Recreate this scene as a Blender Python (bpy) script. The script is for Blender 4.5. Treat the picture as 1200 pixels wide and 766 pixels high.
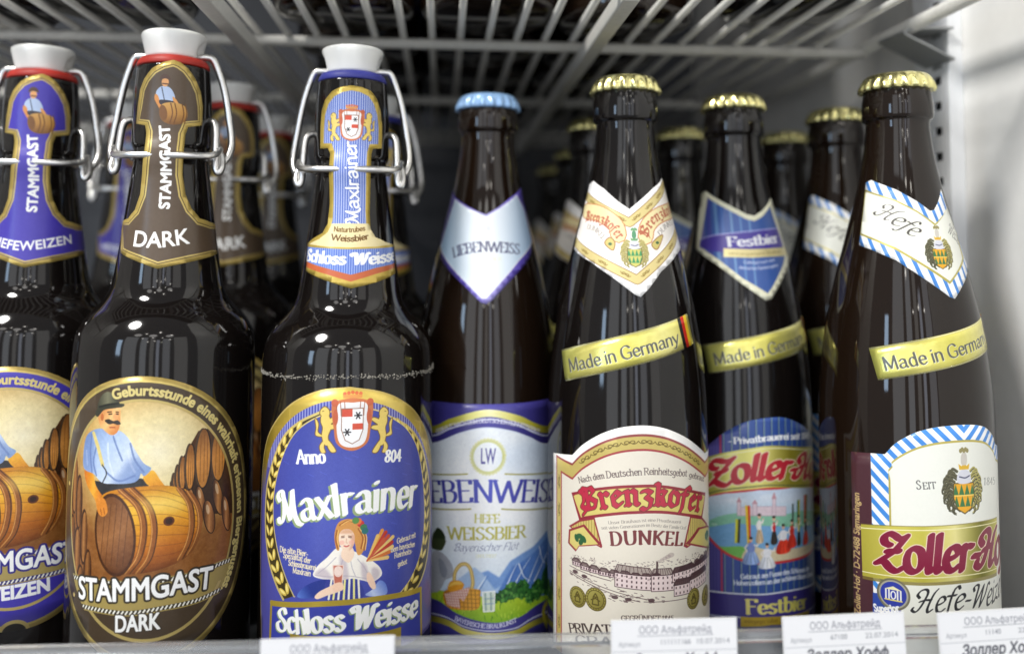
import bpy, bmesh, math, random
import numpy as np
from mathutils import Vector, Matrix

random.seed(7)
rng = np.random.default_rng(7)
SC = bpy.context.scene
for _o in list(bpy.data.objects):
    bpy.data.objects.remove(_o)
COL = SC.collection
PI = math.pi

# ---------------------------------------------------------------- camera
cam_data = bpy.data.cameras.new('camera')
cam = bpy.data.objects.new('camera', cam_data)
COL.objects.link(cam)
SC.camera = cam
cam_data.sensor_width = 36.0
cam_data.lens = 30.0
cam_data.shift_x = 0.0
cam_data.shift_y = -0.1125
_R = Vector((0.99665962, -0.08160319, 0.00324505))
_D = Vector((-0.00773238, -0.05473385, 0.99847104))
_F = Vector((0.08130081, 0.99516085, 0.055182))
cam.matrix_world = Matrix(((_R.x, _D.x, -_F.x, 0.0), (_R.y, _D.y, -_F.y, 0.0),
                           (_R.z, _D.z, -_F.z, 0.18), (0, 0, 0, 1)))
cam_data.clip_start = 0.01
cam_data.clip_end = 50
cam_data.dof.use_dof = True
cam_data.dof.focus_distance = 0.325
cam_data.dof.aperture_fstop = 3.6
cam_data.dof.aperture_blades = 7

# ---------------------------------------------------------------- world, lamps of the shop and added light panels
world = bpy.data.worlds.new('World')
SC.world = world
world.use_nodes = True
_bg = world.node_tree.nodes['Background']
_bg.inputs[0].default_value = (0.93, 0.96, 1.0, 1)
_bg.inputs[1].default_value = 0.34


def lamp(name, loc, target, size, power, color=(1, 1, 1), shape='RECTANGLE', size_y=None, spread=180):
    l = bpy.data.lights.new(name, 'AREA')
    l.shape = shape
    l.size = size
    if size_y:
        l.size_y = size_y
    l.energy = power * 0.50
    l.color = color
    l.spread = math.radians(spread)
    o = bpy.data.objects.new(name, l)
    COL.objects.link(o)
    o.location = loc
    d = Vector(target) - Vector(loc)
    o.rotation_euler = d.to_track_quat('-Z', 'Y').to_euler()
    return o


for _x, _y, _z, _p in ((-1.0, -1.6, 1.8, 3.5), (-0.2, -1.75, 1.75, 4.0), (0.7, -1.8, 1.8, 3.5)):
    lamp('shop_ceiling_light', (_x, _y, _z), (0.0, 0.45, 0.12), 0.42, _p, (1.0, 0.97, 0.92), shape='DISK')
for _x, _y, _z, _w, _h, _p, _c in ((-1.35, -1.9, 0.75, 0.75, 1.5, 13.0, (0.93, 0.96, 1.0)), (-0.62, -2.1, 0.80, 0.34, 1.3, 6.5, (0.88, 0.93, 1.0)),
                                   (-0.16, -2.2, 0.85, 0.22, 1.3, 2.6, (1.0, 0.97, 0.93)), (0.16, -2.2, 0.60, 0.16, 1.0, 3.6, (0.78, 0.84, 1.0)),
                                   (0.62, -2.1, 0.65, 0.40, 1.2, 5.5, (0.90, 0.93, 1.0)), (1.45, -1.9, 0.80, 0.8, 1.5, 9.0, (1.0, 0.97, 0.93))):
    lamp('fill_panel', (_x, _y, _z - 0.35), (0.0, 0.4, 0.12), _w, _p * (_h + 0.9) / _h * 0.85, _c, size_y=_h + 0.9)  # added glowing panels: streaks in the glass and front fill on the labels
lamp('window_light', (-1.15, -0.75, 0.42), (0.0, 0.4, 0.15), 0.16, 5.0, (0.55, 0.75, 1.0), size_y=0.5)
lamp('canopy_light', (-0.55, -0.12, 1.0), (0.22, 0.38, 0.15), 0.24, 28.0, (1.0, 0.98, 0.94), shape='DISK')
for i, (x, y, z) in enumerate([(-0.55, -1.5, 1.9), (0.1, -1.4, 2.05), (0.75, -1.6, 1.9), (-0.2, -2.4, 1.75), (0.45, -2.5, 1.8),
                               (-0.9, -2.6, 1.7), (1.1, -2.8, 1.6), (0.0, -3.4, 1.55), (0.6, -3.6, 1.5), (-0.6, -3.5, 1.5)]):
    lamp('spot_light', (x, y, z), (0, 0.4, 0.15), 0.10, 1.1, (1.0, 0.95, 0.86), shape='DISK')

SC.view_settings.view_transform = 'Standard'
SC.view_settings.look = 'None'
SC.view_settings.exposure = -0.12
SC.view_settings.gamma = 1.0
SC.view_settings.use_curve_mapping = False
SC.render.engine = 'CYCLES'
SC.cycles.max_bounces = 8
SC.cycles.diffuse_bounces = 4
SC.cycles.glossy_bounces = 5
SC.cycles.transparent_max_bounces = 12
SC.cycles.use_denoising = True
SC.cycles.sample_clamp_indirect = 6.0

# ================================================================ flat print: a small drawing board
SS = 4


def catmull(pts, closed=False, n=6):
    p = [np.array(q, float) for q in pts]
    m = len(p)
    if m < 3:
        return [tuple(q) for q in p]
    out = []
    for i in range(m if closed else m - 1):
        a = p[(i - 1) % m] if (closed or i > 0) else 2 * p[0] - p[1]
        b = p[i]
        c = p[(i + 1) % m]
        d = p[(i + 2) % m] if (closed or i + 2 < m) else 2 * p[-1] - p[-2]
        for k in range(n):
            t = k / n
            out.append(tuple(0.5 * (2 * b + (c - a) * t + (2 * a - 5 * b + 4 * c - d) * t * t + (3 * b - a - 3 * c + d) * t ** 3)))
    if not closed:
        out.append(tuple(p[-1]))
    return out


def ellipse(cx, cy, rx, ry, rot=0, n=40, a0=0.0, a1=2 * PI):
    c, s = math.cos(rot), math.sin(rot)
    full = abs(a1 - a0 - 2 * PI) < 1e-6
    r = []
    for i in range(n if full else n + 1):
        a = a0 + (a1 - a0) * i / n
        x, y = rx * math.cos(a), ry * math.sin(a)
        r.append((cx + c * x - s * y, cy + s * x + c * y))
    return r


def hull(pts):
    pts = sorted(set((round(a, 5), round(b, 5)) for a, b in pts))
    if len(pts) < 3:
        return pts
    def half(seq):
        h = []
        for p in seq:
            while len(h) >= 2 and (h[-1][0] - h[-2][0]) * (p[1] - h[-2][1]) - (h[-1][1] - h[-2][1]) * (p[0] - h[-2][0]) <= 0:
                h.pop()
            h.append(p)
        return h
    a = half(pts)
    b = half(pts[::-1])
    return a[:-1] + b[:-1]


def ccw(poly):
    a = 0
    for i in range(len(poly)):
        x0, y0 = poly[i - 1]
        x1, y1 = poly[i]
        a += x0 * y1 - x1 * y0
    return poly if a >= 0 else poly[::-1]


def stroke_polys(pts, w, closed=False, w2=None):
    """a line of width w (tapering to w2) as quads and round joints"""
    pts = [tuple(p) for p in pts]
    if closed:
        pts = pts + [pts[0]]
    n = len(pts)
    ws = [w if w2 is None else w + (w2 - w) * i / max(1, n - 1) for i in range(n)]
    out = []
    for i in range(n - 1):
        (x0, y0), (x1, y1) = pts[i], pts[i + 1]
        L = math.hypot(x1 - x0, y1 - y0)
        if L < 1e-6:
            continue
        nx, ny = -(y1 - y0) / L, (x1 - x0) / L
        a, b = ws[i] / 2, ws[i + 1] / 2
        out.append(ccw([(x0 + nx * a, y0 + ny * a), (x0 - nx * a, y0 - ny * a), (x1 - nx * b, y1 - ny * b), (x1 + nx * b, y1 + ny * b)]))
    for (x, y), a in zip(pts, ws):
        out.append(ellipse(x, y, a / 2, a / 2, n=8))
    return out


class Art:
    def __init__(self, s0, s1, h0, h1, ppm=8, bg=(255, 255, 255), metal=0.0):
        self.s0, self.s1, self.h0, self.h1, self.k = s0, s1, h0, h1, ppm
        self.W = int(round((s1 - s0) * ppm))
        self.H = int(round((h1 - h0) * ppm))
        self.rgb = np.zeros((self.H, self.W, 3), np.float32)
        self.rgb[:] = np.array(bg, np.float32)
        self.met = np.full((self.H, self.W), metal, np.float32)
        yy, xx = np.mgrid[0:self.H, 0:self.W]
        self.X = (xx + 0.5) / ppm + s0
        self.Y = (yy + 0.5) / ppm + h0

    def mask(self, polys):
        E = []
        for p in polys:
            if len(p) < 3:
                continue
            q = np.asarray(p, float)
            E.append(np.hstack([q, np.roll(q, -1, 0)]))
        if not E:
            return None
        E = np.vstack(E)
        x0 = (E[:, 0] - self.s0) * self.k
        x1 = (E[:, 2] - self.s0) * self.k
        y0 = (E[:, 1] - self.h0) * self.k * SS
        y1 = (E[:, 3] - self.h0) * self.k * SS
        bx0 = int(max(0, math.floor(min(x0.min(), x1.min())) - 1))
        bx1 = int(min(self.W, math.ceil(max(x0.max(), x1.max())) + 2))
        by0 = int(max(0, math.floor(min(y0.min(), y1.min()) / SS) - 1))
        by1 = int(min(self.H, math.ceil(max(y0.max(), y1.max()) / SS) + 1))
        if bx1 <= bx0 or by1 <= by0:
            return None
        w, h = bx1 - bx0, (by1 - by0) * SS
        x0 = x0 - bx0
        x1 = x1 - bx0
        y0 = y0 - by0 * SS
        y1 = y1 - by0 * SS
        sg = np.where(y1 > y0, 1.0, -1.0)
        lo = np.minimum(y0, y1)
        hi = np.maximum(y0, y1)
        ks = np.clip(np.ceil(lo - 0.5), 0, h).astype(int)
        ke = np.clip(np.ceil(hi - 0.5), 0, h).astype(int)
        cnt = np.maximum(ke - ks, 0)
        tot = int(cnt.sum())
        if tot == 0:
            return None
        idx = np.repeat(np.arange(len(cnt)), cnt)
        off = np.arange(tot) - np.repeat(np.cumsum(cnt) - cnt, cnt)
        row = ks[idx] + off
        dy = y1[idx] - y0[idx]
        xk = x0[idx] + (row + 0.5 - y0[idx]) / dy * (x1[idx] - x0[idx])
        xk = np.clip(xk, 0, w - 1e-3)
        ix = np.floor(xk).astype(int)
        fr = xk - ix
        s = sg[idx]
        flat = row * (w + 2) + ix
        acc = np.bincount(flat, s * (1 - fr), h * (w + 2)) + np.bincount(flat + 1, s * fr, h * (w + 2))[:h * (w + 2)]
        acc = np.cumsum(acc.reshape(h, w + 2), 1)[:, :w]
        cov = np.minimum(np.abs(acc), 1).reshape(by1 - by0, SS, w).mean(1)
        return slice(by0, by1), slice(bx0, bx1), cov.astype(np.float32)

    def fill(self, polys, col, a=1.0, metal=0.0, clip=None, soft=0):
        if polys and not isinstance(polys[0][0], (tuple, list, np.ndarray)):
            polys = [polys]
        m = self.mask(polys)
        if m is None:
            return
        ys, xs, c = m
        if soft:
            n = max(1, int(soft * self.k))
            full = np.zeros((self.H, self.W), np.float32)
            full[ys, xs] = c
            for _ in range(2):
                for ax in (0, 1):
                    cs = np.cumsum(np.concatenate([np.repeat(np.take(full, [0], ax), n + 1, ax), full, np.repeat(np.take(full, [-1], ax), n, ax)], ax), ax)
                    L = full.shape[ax]
                    full = (np.take(cs, range(2 * n + 1, 2 * n + 1 + L), ax) - np.take(cs, range(0, L), ax)) / (2 * n + 1)
            ys, xs, c = slice(0, self.H), slice(0, self.W), full
        if clip is not None:
            c = c * clip[ys, xs]
        c = (c * a)[..., None]
        if callable(col):
            col = col(self.X[ys, xs], self.Y[ys, xs])
        else:
            col = np.array(col, np.float32)
        self.rgb[ys, xs] = self.rgb[ys, xs] * (1 - c) + col * c
        self.met[ys, xs] = self.met[ys, xs] * (1 - c[..., 0]) + metal * c[..., 0]

    def line(self, pts, w, col, closed=False, w2=None, smooth=False, **kw):
        if smooth:
            pts = catmull(pts, closed)
        self.fill(stroke_polys(pts, w, closed, w2), col, **kw)

    def full(self, polys):
        r = np.zeros((self.H, self.W), np.float32)
        if polys and not isinstance(polys[0][0], (tuple, list, np.ndarray)):
            polys = [polys]
        m = self.mask(polys)
        if m is not None:
            r[m[0], m[1]] = m[2]
        return r

    def mottle(self, amount, size, clip=None):
        n = noise2(self.H, self.W, max(2, int(size * self.k)))
        d = n[..., None] * amount
        if clip is not None:
            d = d * clip[..., None]
        self.rgb += d

    def text(self, s, path, size, col, font='sans', bold=0.0, smooth=True, edge=None, edge_w=0.0, slant=0.0, fit=True, a=1.0, metal=0.0, align=0.0, clip=None, gap=0.0):
        polys, width = layout(s, font, gap)
        if not polys:
            return
        path = catmull(path, n=10) if (smooth and len(path) > 2) else path
        P = np.array(path, float)
        seg = np.hypot(*(P[1:] - P[:-1]).T)
        cum = np.concatenate([[0], np.cumsum(seg)])
        L = cum[-1]
        sx = L / width if fit else size
        start = 0.0 if fit else (L - width * sx) * align
        out = []
        for g in polys:
            q = np.array(g, float)
            x = (q[:, 0] + slant * q[:, 1]) * sx + start
            y = q[:, 1] * size
            xi = np.clip(x, 0, L - 1e-6)
            i = np.clip(np.searchsorted(cum, xi, 'right') - 1, 0, len(seg) - 1)
            t = (xi - cum[i]) / seg[i]
            d = (P[i + 1] - P[i]) / seg[i][:, None]
            base = P[i] + d * (t * seg[i])[:, None] + d * (x - xi)[:, None]
            nn = np.stack([-d[:, 1], d[:, 0]], 1)
            out.append([tuple(v) for v in base + nn * y[:, None]])
        if edge is not None:
            eo = []
            for g in out:
                eo += stroke_polys(g, edge_w * 2, True)
            self.fill(out + eo, edge, metal=metal, clip=clip)
        if bold:
            bo = []
            for g in out:
                bo += stroke_polys(g, bold, True)
            self.fill(bo, col, a=a, metal=metal, clip=clip)
        self.fill(out, col, a=a, metal=metal, clip=clip)

    def image(self, name):
        im = bpy.data.images.new(name, self.W, self.H, alpha=True)
        im.alpha_mode = 'CHANNEL_PACKED'
        px = np.empty((self.H, self.W, 4), np.float32)
        px[..., :3] = np.clip(self.rgb, 0, 255) / 255
        px[..., 3] = np.clip(self.met, 0, 1)
        im.pixels.foreach_set(px.ravel())
        im.update()
        im.pack()
        return im


def noise2(H, W, cell):
    r = np.zeros((H, W), np.float32)
    for o, amp in ((1, 0.6), (2, 0.3), (4, 0.2)):
        c = max(2, cell // o)
        gh, gw = H // c + 3, W // c + 3
        g = rng.uniform(-1, 1, (gh, gw)).astype(np.float32)
        y = np.arange(H) / c
        x = np.arange(W) / c
        yi, xi = y.astype(int), x.astype(int)
        fy, fx = (y - yi)[:, None], (x - xi)[None]
        fy, fx = fy * fy * (3 - 2 * fy), fx * fx * (3 - 2 * fx)
        a, b = g[yi][:, xi], g[yi][:, xi + 1]
        d, e = g[yi + 1][:, xi], g[yi + 1][:, xi + 1]
        r += amp * ((a * (1 - fx) + b * fx) * (1 - fy) + (d * (1 - fx) + e * fx) * fy)
    return r


def mix(c0, c1, t):
    t = np.clip(t, 0, 1)[..., None]
    return np.array(c0, np.float32) * (1 - t) + np.array(c1, np.float32) * t


def lin(p0, p1, *cols):
    d = (p1[0] - p0[0], p1[1] - p0[1])
    L2 = d[0] ** 2 + d[1] ** 2
    def f(X, Y):
        t = np.clip(((X - p0[0]) * d[0] + (Y - p0[1]) * d[1]) / L2, 0, 1) * (len(cols) - 1)
        r = np.zeros(X.shape + (3,), np.float32)
        for i in range(len(cols) - 1):
            m = (t >= i) & (t <= i + 1)
            r[m] = mix(cols[i], cols[i + 1], t - i)[m]
        return r
    return f


def rad(cx, cy, rx, ry, *cols):
    def f(X, Y):
        t = np.clip(np.sqrt(((X - cx) / rx) ** 2 + ((Y - cy) / ry) ** 2), 0, 1) * (len(cols) - 1)
        r = np.zeros(X.shape + (3,), np.float32)
        for i in range(len(cols) - 1):
            m = (t >= i) & (t <= i + 1)
            r[m] = mix(cols[i], cols[i + 1], t - i)[m]
        return r
    return f


# ---------------------------------------------------------------- lettering
# pen strokes per letter: 'l' straight, 'c' curve through points; after | the serifs, after the last | the advance
GLY = {
 'a': 'c 1.2,5.4 2.6,6.6 4.2,6.1 4.6,4.6;l 4.6,4.8 4.6,.9 5.4,.1;c 4.6,3.7 2.4,3.4 1.1,2.6 1,1.1 2,.1 3.6,.5 4.6,1.7||6',
 'b': 'l 1,10 1,.3;c 1,5 2.4,6.6 4.2,6.1 5.1,4.4 5,1.9 3.6,.1 2,.1 1,1.2|.6,10|6.2',
 'c': 'c 4.8,5.4 3.4,6.6 1.8,5.9 1,3.4 1.6,.9 3,.1 4.9,1.2||5.4',
 'd': 'l 5,10 5,0;c 5,5 3.6,6.6 1.9,6 1,3.4 1.7,.6 3,.1 4.4,.8 5,1.9|4.6,10 5.3,0|6.2',
 'e': 'l 1.1,3.5 5,3.5;c 5,3.5 4.7,5.6 3.2,6.6 1.6,5.8 1,3.4 1.7,.9 3.2,.1 5,1.3||5.7',
 'f': 'c 4.4,9.3 3.2,10 2.2,9.3 1.8,8;l 1.8,8 1.8,0;l .3,6.4 3.6,6.4|1.8,0|4',
 'g': 'c 4.9,5 3.4,6.6 1.8,5.9 1,3.5 1.8,1 3.2,.6 4.4,1.2 4.9,2.2;l 4.9,6.4 4.9,-.8;c 4.9,-.8 4.2,-2.6 2.6,-2.9 1,-2.2||6',
 'h': 'l 1,10 1,0;c 1,5 2.6,6.6 4.2,6.1 4.8,4.6;l 4.8,4.8 4.8,0|.6,10 1,0 4.8,0|6',
 'i': 'l 1,6.5 1,0;l 1,8.7 1,9.2|.6,6.5 1,0|2.2',
 'j': 'l 1,6.5 1,-1;c 1,-1 .4,-2.6 -.8,-2.6;l 1,8.7 1,9.2|.6,6.5|2.2',
 'k': 'l 1,10 1,0;l 1,2.6 4.4,6.3;l 2.4,4 5,.2|.6,10 1,0 4.4,6.4 5,0|5.6',
 'l': 'l 1,10 1,0|.6,10 1,0|2.2',
 'm': 'l 1,6.5 1,0;c 1,5 2.3,6.6 3.7,6.1 4.2,4.6;l 4.2,4.8 4.2,0;c 4.2,5 5.6,6.6 7,6.1 7.4,4.6;l 7.4,4.8 7.4,0|.6,6.5 1,0 4.2,0 7.4,0|8.6',
 'n': 'l 1,6.5 1,0;c 1,5 2.6,6.6 4.2,6.1 4.8,4.6;l 4.8,4.8 4.8,0|.6,6.5 1,0 4.8,0|6',
 'o': 'o 3.1,6.6 1.4,5.6 .9,3.3 1.5,1 3.1,0 4.8,1 5.3,3.3 4.8,5.7||6.2',
 'p': 'l 1,6.5 1,-3;c 1,5 2.4,6.6 4.2,6.1 5.1,4.4 5,1.9 3.6,.1 2,.1 1,1.2|.6,6.5 1,-3|6.2',
 'r': 'l 1,6.5 1,0;c 1,4.4 2,6.3 3.7,6.2|.6,6.5 1,0|4.1',
 's': 'c 4.4,5.6 3,6.6 1.5,6 1.3,4.7 2.6,3.6 4.2,2.8 4.5,1.3 3.2,.1 1.8,.2 .9,1.3||5.3',
 't': 'l 1.8,8.6 1.8,1.4;c 1.8,1.4 2.3,.2 3.8,.6;l .3,6.4 3.6,6.4||4.2',
 'u': 'l 1,6.5 1,2;c 1,2 1.6,.1 3,.1 4.6,1.4;l 4.8,6.5 4.8,0|.6,6.5 4.4,6.5 5.2,0|6',
 'v': 'l .4,6.5 3,0;l 3,0 5.4,6.5|.4,6.5 5.4,6.5|5.7',
 'w': 'l .4,6.5 2.4,0;l 2.4,0 4.4,6.2;l 4.4,6.2 6.4,0;l 6.4,0 8.4,6.5|.4,6.5 8.4,6.5|8.7',
 'x': 'l .6,6.5 5,0;l 5,6.5 .6,0|.6,6.5 5,6.5 .6,0 5,0|5.6',
 'y': 'l .4,6.5 3,.2;l 5.4,6.5 3,.2 1.6,-2.6 .4,-2.6|.4,6.5 5.4,6.5|5.7',
 'z': 'l .8,6.3 4.6,6.3 .6,.2 4.9,.2||5.4',
 '\u00fc': 'l 1,6.5 1,2;c 1,2 1.6,.1 3,.1 4.6,1.4;l 4.8,6.5 4.8,0;l 2,8.7 2,9.2;l 4,8.7 4,9.2|.6,6.5 4.4,6.5 5.2,0|6',
 '\u00f6': 'o 3.1,6.6 1.4,5.6 .9,3.3 1.5,1 3.1,0 4.8,1 5.3,3.3 4.8,5.7;l 2.1,8.7 2.1,9.2;l 4.1,8.7 4.1,9.2||6.2',
 'A': 'l .4,0 4,10;l 4,10 7.6,0;l 1.8,3.6 6.2,3.6|.4,0 7.6,0|8',
 'B': 'l 1.2,10 1.2,0;c 1.2,9.8 4,9.8 5.6,8.6 5.4,6.3 3.6,5.4 1.2,5.4;c 3.6,5.4 6,4.6 6.4,2.6 5.2,.5 3.4,.1 1.2,.1|.8,10 .8,0|7.2',
 'C': 'c 7,8 5.6,9.8 3.6,9.8 1.6,8.2 1,5 1.6,1.8 3.6,.2 5.6,.4 7.1,2||7.7',
 'D': 'l 1.2,10 1.2,0;c 1.2,9.8 4,9.8 6.2,8.4 7.2,5 6.2,1.6 4,.1 1.2,.1|.8,10 .8,0|8.1',
 'E': 'l 1.2,10 1.2,0;l 1.2,9.8 5.6,9.8 5.7,8.2;l 1.2,5.2 4.6,5.2;l 1.2,.2 5.8,.2 6,2|.8,10 .8,0|6.6',
 'F': 'l 1.2,10 1.2,0;l 1.2,9.8 5.6,9.8 5.7,8.2;l 1.2,5.2 4.6,5.2|.8,10 1.2,0|6.2',
 'G': 'c 7,8 5.6,9.8 3.6,9.8 1.6,8.2 1,5 1.6,1.8 3.6,.2 5.6,.3 7.1,1.2;l 7.1,1 7.1,4.4 5.4,4.4||8',
 'H': 'l 1.2,10 1.2,0;l 7,10 7,0;l 1.2,5.1 7,5.1|1.2,10 1.2,0 7,10 7,0|8.2',
 'I': 'l 1.2,10 1.2,0|1.2,10 1.2,0|2.5',
 'K': 'l 1.2,10 1.2,0;l 6.4,10 1.2,4.4;l 2.8,6 7,0|1.2,10 1.2,0 6.4,10 7,0|7.5',
 'L': 'l 1.2,10 1.2,0;l 1.2,.2 5.8,.2 6,2|1.2,10 .8,0|6.5',
 'M': 'l 1.2,0 1.4,10;l 1.4,10 4.8,1;l 4.8,1 8.2,10;l 8.2,10 8.4,0|1.2,0 1,10 8.5,10 8.4,0|9.6',
 'N': 'l 1.2,0 1.2,10;l 1.2,10 7,.2;l 7,.2 7,10|1.2,0 1,10 7,10|8.2',
 'O': 'o 4.4,10 1.8,8.3 .9,5 1.8,1.6 4.4,0 7,1.6 7.9,5 7,8.3||8.8',
 'P': 'l 1.2,10 1.2,0;c 1.2,9.8 4,9.8 5.9,8.8 6,6 4,4.8 1.2,4.8|.8,10 1.2,0|6.7',
 'R': 'l 1.2,10 1.2,0;c 1.2,9.8 4,9.8 5.8,8.8 5.8,6.2 4,5.1 1.2,5.1;l 3.4,5.1 7,0|.8,10 1.2,0 7,0|7.5',
 'S': 'c 5.7,8.2 4.4,9.8 2.6,9.6 1.2,7.8 2.2,6 4.2,4.8 5.9,3 5.2,.9 3.4,.1 1.8,.3 .9,2||6.7',
 'T': 'l 3.8,10 3.8,0;l .5,8.2 .5,9.8 7.1,9.8 7.1,8.2|3.8,0|7.6', 'J': 'l 2.6,10 2.6,1;c 2.6,1 2,-1.6 .2,-1.8|2.6,10|3.8', 'X': 'l .6,10 6.6,0;l 6.6,10 .6,0|.6,10 6.6,10 .6,0 6.6,0|7.2', 'Y': 'l .4,10 3.8,5 3.8,0;l 7,10 3.8,5|.4,10 7,10 3.8,0|7.4',
 'U': 'l 1.2,10 1.2,3.4;c 1.2,3.4 2,.6 4,.1 6.2,1 7,3.4;l 7,3.4 7,10|1.2,10 7,10|8.1',
 'V': 'l .4,10 4,0;l 4,0 7.6,10|.4,10 7.6,10|8',
 'W': 'l .4,10 3.2,0;l 3.2,0 6,9.4;l 6,9.4 8.8,0;l 8.8,0 11.6,10|.4,10 11.6,10|12',
 'Z': 'l 1,8.4 1,9.8 6.6,9.8 .9,.2 6.8,.2 6.8,1.8||7.4',
 '\u00dc': 'l 1.2,10 1.2,3.4;c 1.2,3.4 2,.6 4,.1 6.2,1 7,3.4;l 7,3.4 7,10;l 2.8,11.6 2.8,12.2;l 5.4,11.6 5.4,12.2|1.2,10 7,10|8.1',
 '0': 'o 3.2,10 1.4,8 1,5 1.4,2 3.2,0 5,2 5.4,5 5,8||6.4', '1': 'l 1,8 2.6,9.8 2.6,0|2.6,0|4.6',
 '2': 'c 1,7.6 2,9.8 4.2,9.4 4.8,7 3,3.6 .9,.2;l .9,.2 5.4,.2||6.2', '4': 'l 4,0 4,10 .7,3 5.6,3||6.2',
 '5': 'l 5,9.8 1.6,9.8 1.4,5.6;c 1.4,5.6 3.4,6.4 5,4.6 4.8,1.4 2.8,.1 1,1||6.2', '7': 'l .9,9.8 5.4,9.8 2.4,0||6',
 '8': 'o 3.2,10 1.6,8.8 1.7,6.8 3.2,5.4 4.9,3.8 5,1.4 3.2,0 1.4,1.4 1.5,3.8 3.2,5.4 4.7,6.8 4.8,8.8||6.4',
 '-': 'l .6,3.4 2.8,3.4||3.4', '.': 'l .8,.1 .8,.5||1.7', ',': 'l .9,.3 .5,-1||1.7', "'": 'l .8,9.8 .6,8.4||1.4', ' ': '||2.8', '\u00b7': 'l .8,3.2 .8,3.7||1.7',
}
SCRIPT = {
 'H': 'c .4,6.2 -.8,7.6 .2,9.4 2.2,10 3.4,8.6 2.8,5.4 1.6,1.8 .2,.1 -1.4,.8 -1.2,1.9;c 7.8,9.9 6.4,8.4 5.4,5.2 4.9,1.6 5.6,.1 7,1.2;c .9,4.6 3.2,5.4 5.6,5.4||7.6',
 'Z': 'c 2.2,6.6 .8,7 .2,8.4 1.4,9.9 3.2,9.6 5,8.9 7.4,9.8;l 7.4,9.8 3.8,5 -.2,.8;c -.2,.8 1.6,1.6 3.4,.3 5.4,-.4 7,.8;l 2,4.8 5.2,5.4||7',
 'W': 'c .2,7.2 -.6,8.8 .8,9.8 2.2,9 2.2,5 2.4,.2;l 2.4,.2 5.6,9.4;c 5.6,9.4 5.6,5 5.9,.2;c 5.9,.2 8,5 8.6,8.6 9.4,9.9 10.4,9||9.6',
 'M': 'c .4,6.8 -.4,8.4 .8,9.8 2.4,9.6 2.6,7 2,3 .6,.2 -1,.2 -1.2,1.4;l 2.2,9 4.6,.8;l 4.6,.8 7.2,9.8;c 7.2,9.8 6.8,5 7,1.6 8,-.6 9.2,-1.2||8.8',
 'S': 'c 5.6,8 4.8,9.9 2.8,9.6 1.2,8 2,6.2 4,4.9 5.4,2.8 4.4,.6 2.2,0 .2,.8 -.2,3 1.2,4||6.2',
 'A': 'c -.6,.8 .4,-.2 1.6,1.6 4.8,9.8;l 4.8,9.8 6.2,.4 7,.2;l 1.8,3.6 6,3.6||7.2',
 'B': 'c .6,7 0,8.8 1.6,9.8 4.4,9.9 6.2,8.4 5.2,6 3,5.2;c 3,5.2 5.8,5 6,2.4 4,.1 1.4,.2 .4,1.6;l 2.2,9 1.6,.8||6.8',
 'f': 'c 4.8,9 3.8,10.2 2.6,8.8 1.9,5 1.4,-1 .4,-2.8 -.8,-2.4;l .2,6.4 3.8,6.4||3.6',
 'l': 'l 1.2,10 1,1.2;c 1,1.2 1.4,.1 2.4,.9||2.4',
 'x': 'l .6,6.4 4.8,.2 5.4,.6;l 5,6.4 .6,0||5.6',
 'i': 'l 1,6.4 1,1;c 1,1 1.4,.1 2.3,.8;l 1,8.8 1,9.2||2.3',
 'n': 'l 1,6.4 1,0;c 1,4.6 2.6,6.5 4,6.2 4.6,4.8;l 4.6,4.8 4.6,1;c 4.6,1 5,.1 5.9,.8||5.9',
 'e': 'c 1.2,3 3.4,3.8 4.6,5 3.6,6.5 1.8,5.8 1,3.2 1.8,.5 3.4,.1 5,1.2||5.2',
 'z': 'l .8,6.2 4.6,6.2 .6,.4;c .6,.4 2.6,1.4 4.9,.4||5.2',
}
FRAK = {
 'B': 'c .2,8.6 1.8,7 1.4,4 .2,2 1.8,.2 .2,-1.6;l 1.6,9.6 3.6,9 5.6,9.6;l 5.6,9.6 6.6,7.8 4,5.4 6.8,3.4 5.8,.8 3,.4 1.6,1.4;l 3.4,9 3.2,1||7.6',
 'r': 'l 1.2,6.6 1.8,5.6 1.8,1 1.1,.4;l 1.8,1 2.8,.2;l 1.8,5 3.4,6.6 4.4,5.6||4.8',
 'e': 'l 1.4,5 1.4,1.4 2.6,.2 4.4,1.4;l 1.4,5 3,6.6 4.4,5.2 1.6,3.2||5',
 'n': 'l .8,6 1.7,6.4 1.7,.6 .9,.4;l 1.7,5 3.4,6.6 4.6,5.6 4.6,1 5.6,.3;l 1.7,.6 2.4,.2||6.2',
 'z': 'l .9,6 2.4,6.6 4.2,5.6 2.4,3.6 4.4,2.2 4,-.6 2,-2 .6,-1.2||5',
 'k': 'l 1,9.6 1.8,9 1.8,.8 1,.4;l 1.8,.8 2.8,.2;l 1.8,5 3.2,6.6 4.6,6 3.6,4 1.8,3.6;l 3.2,4 4.4,.6 5.4,.4||5.8',
 'o': 'l 1.2,5.4 1.2,1.4 2.8,.2 4.7,1.4 4.7,5.2 3,6.6 1.2,5.4;l 1.2,5.4 2,7||5.8',
 'f': 'l 1.6,5.8 1.6,0 .8,-2;l 1.6,5.8 2.2,8.6 3.4,9.6 4.6,8.6;l .5,6.2 3.6,6.2||4.4',
}
PENS = {'serif': (1.5, 0.46, 0.0, 2.3), 'serifbold': (2.1, 0.75, 0.0, 2.6), 'hand': (1.35, 0.6, 0.35, 0), 'script': (1.0, 0.28, 0.7, 0), 'scriptbold': (2.0, 0.8, 0.6, 0),
        'frak': (1.9, 0.55, 0.75, 0), 'pub': (2.1, 0.62, 0.3, 1.6), 'slim': (1.1, 0.42, 0.0, 1.9)}
_pen_cache = {}


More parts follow.
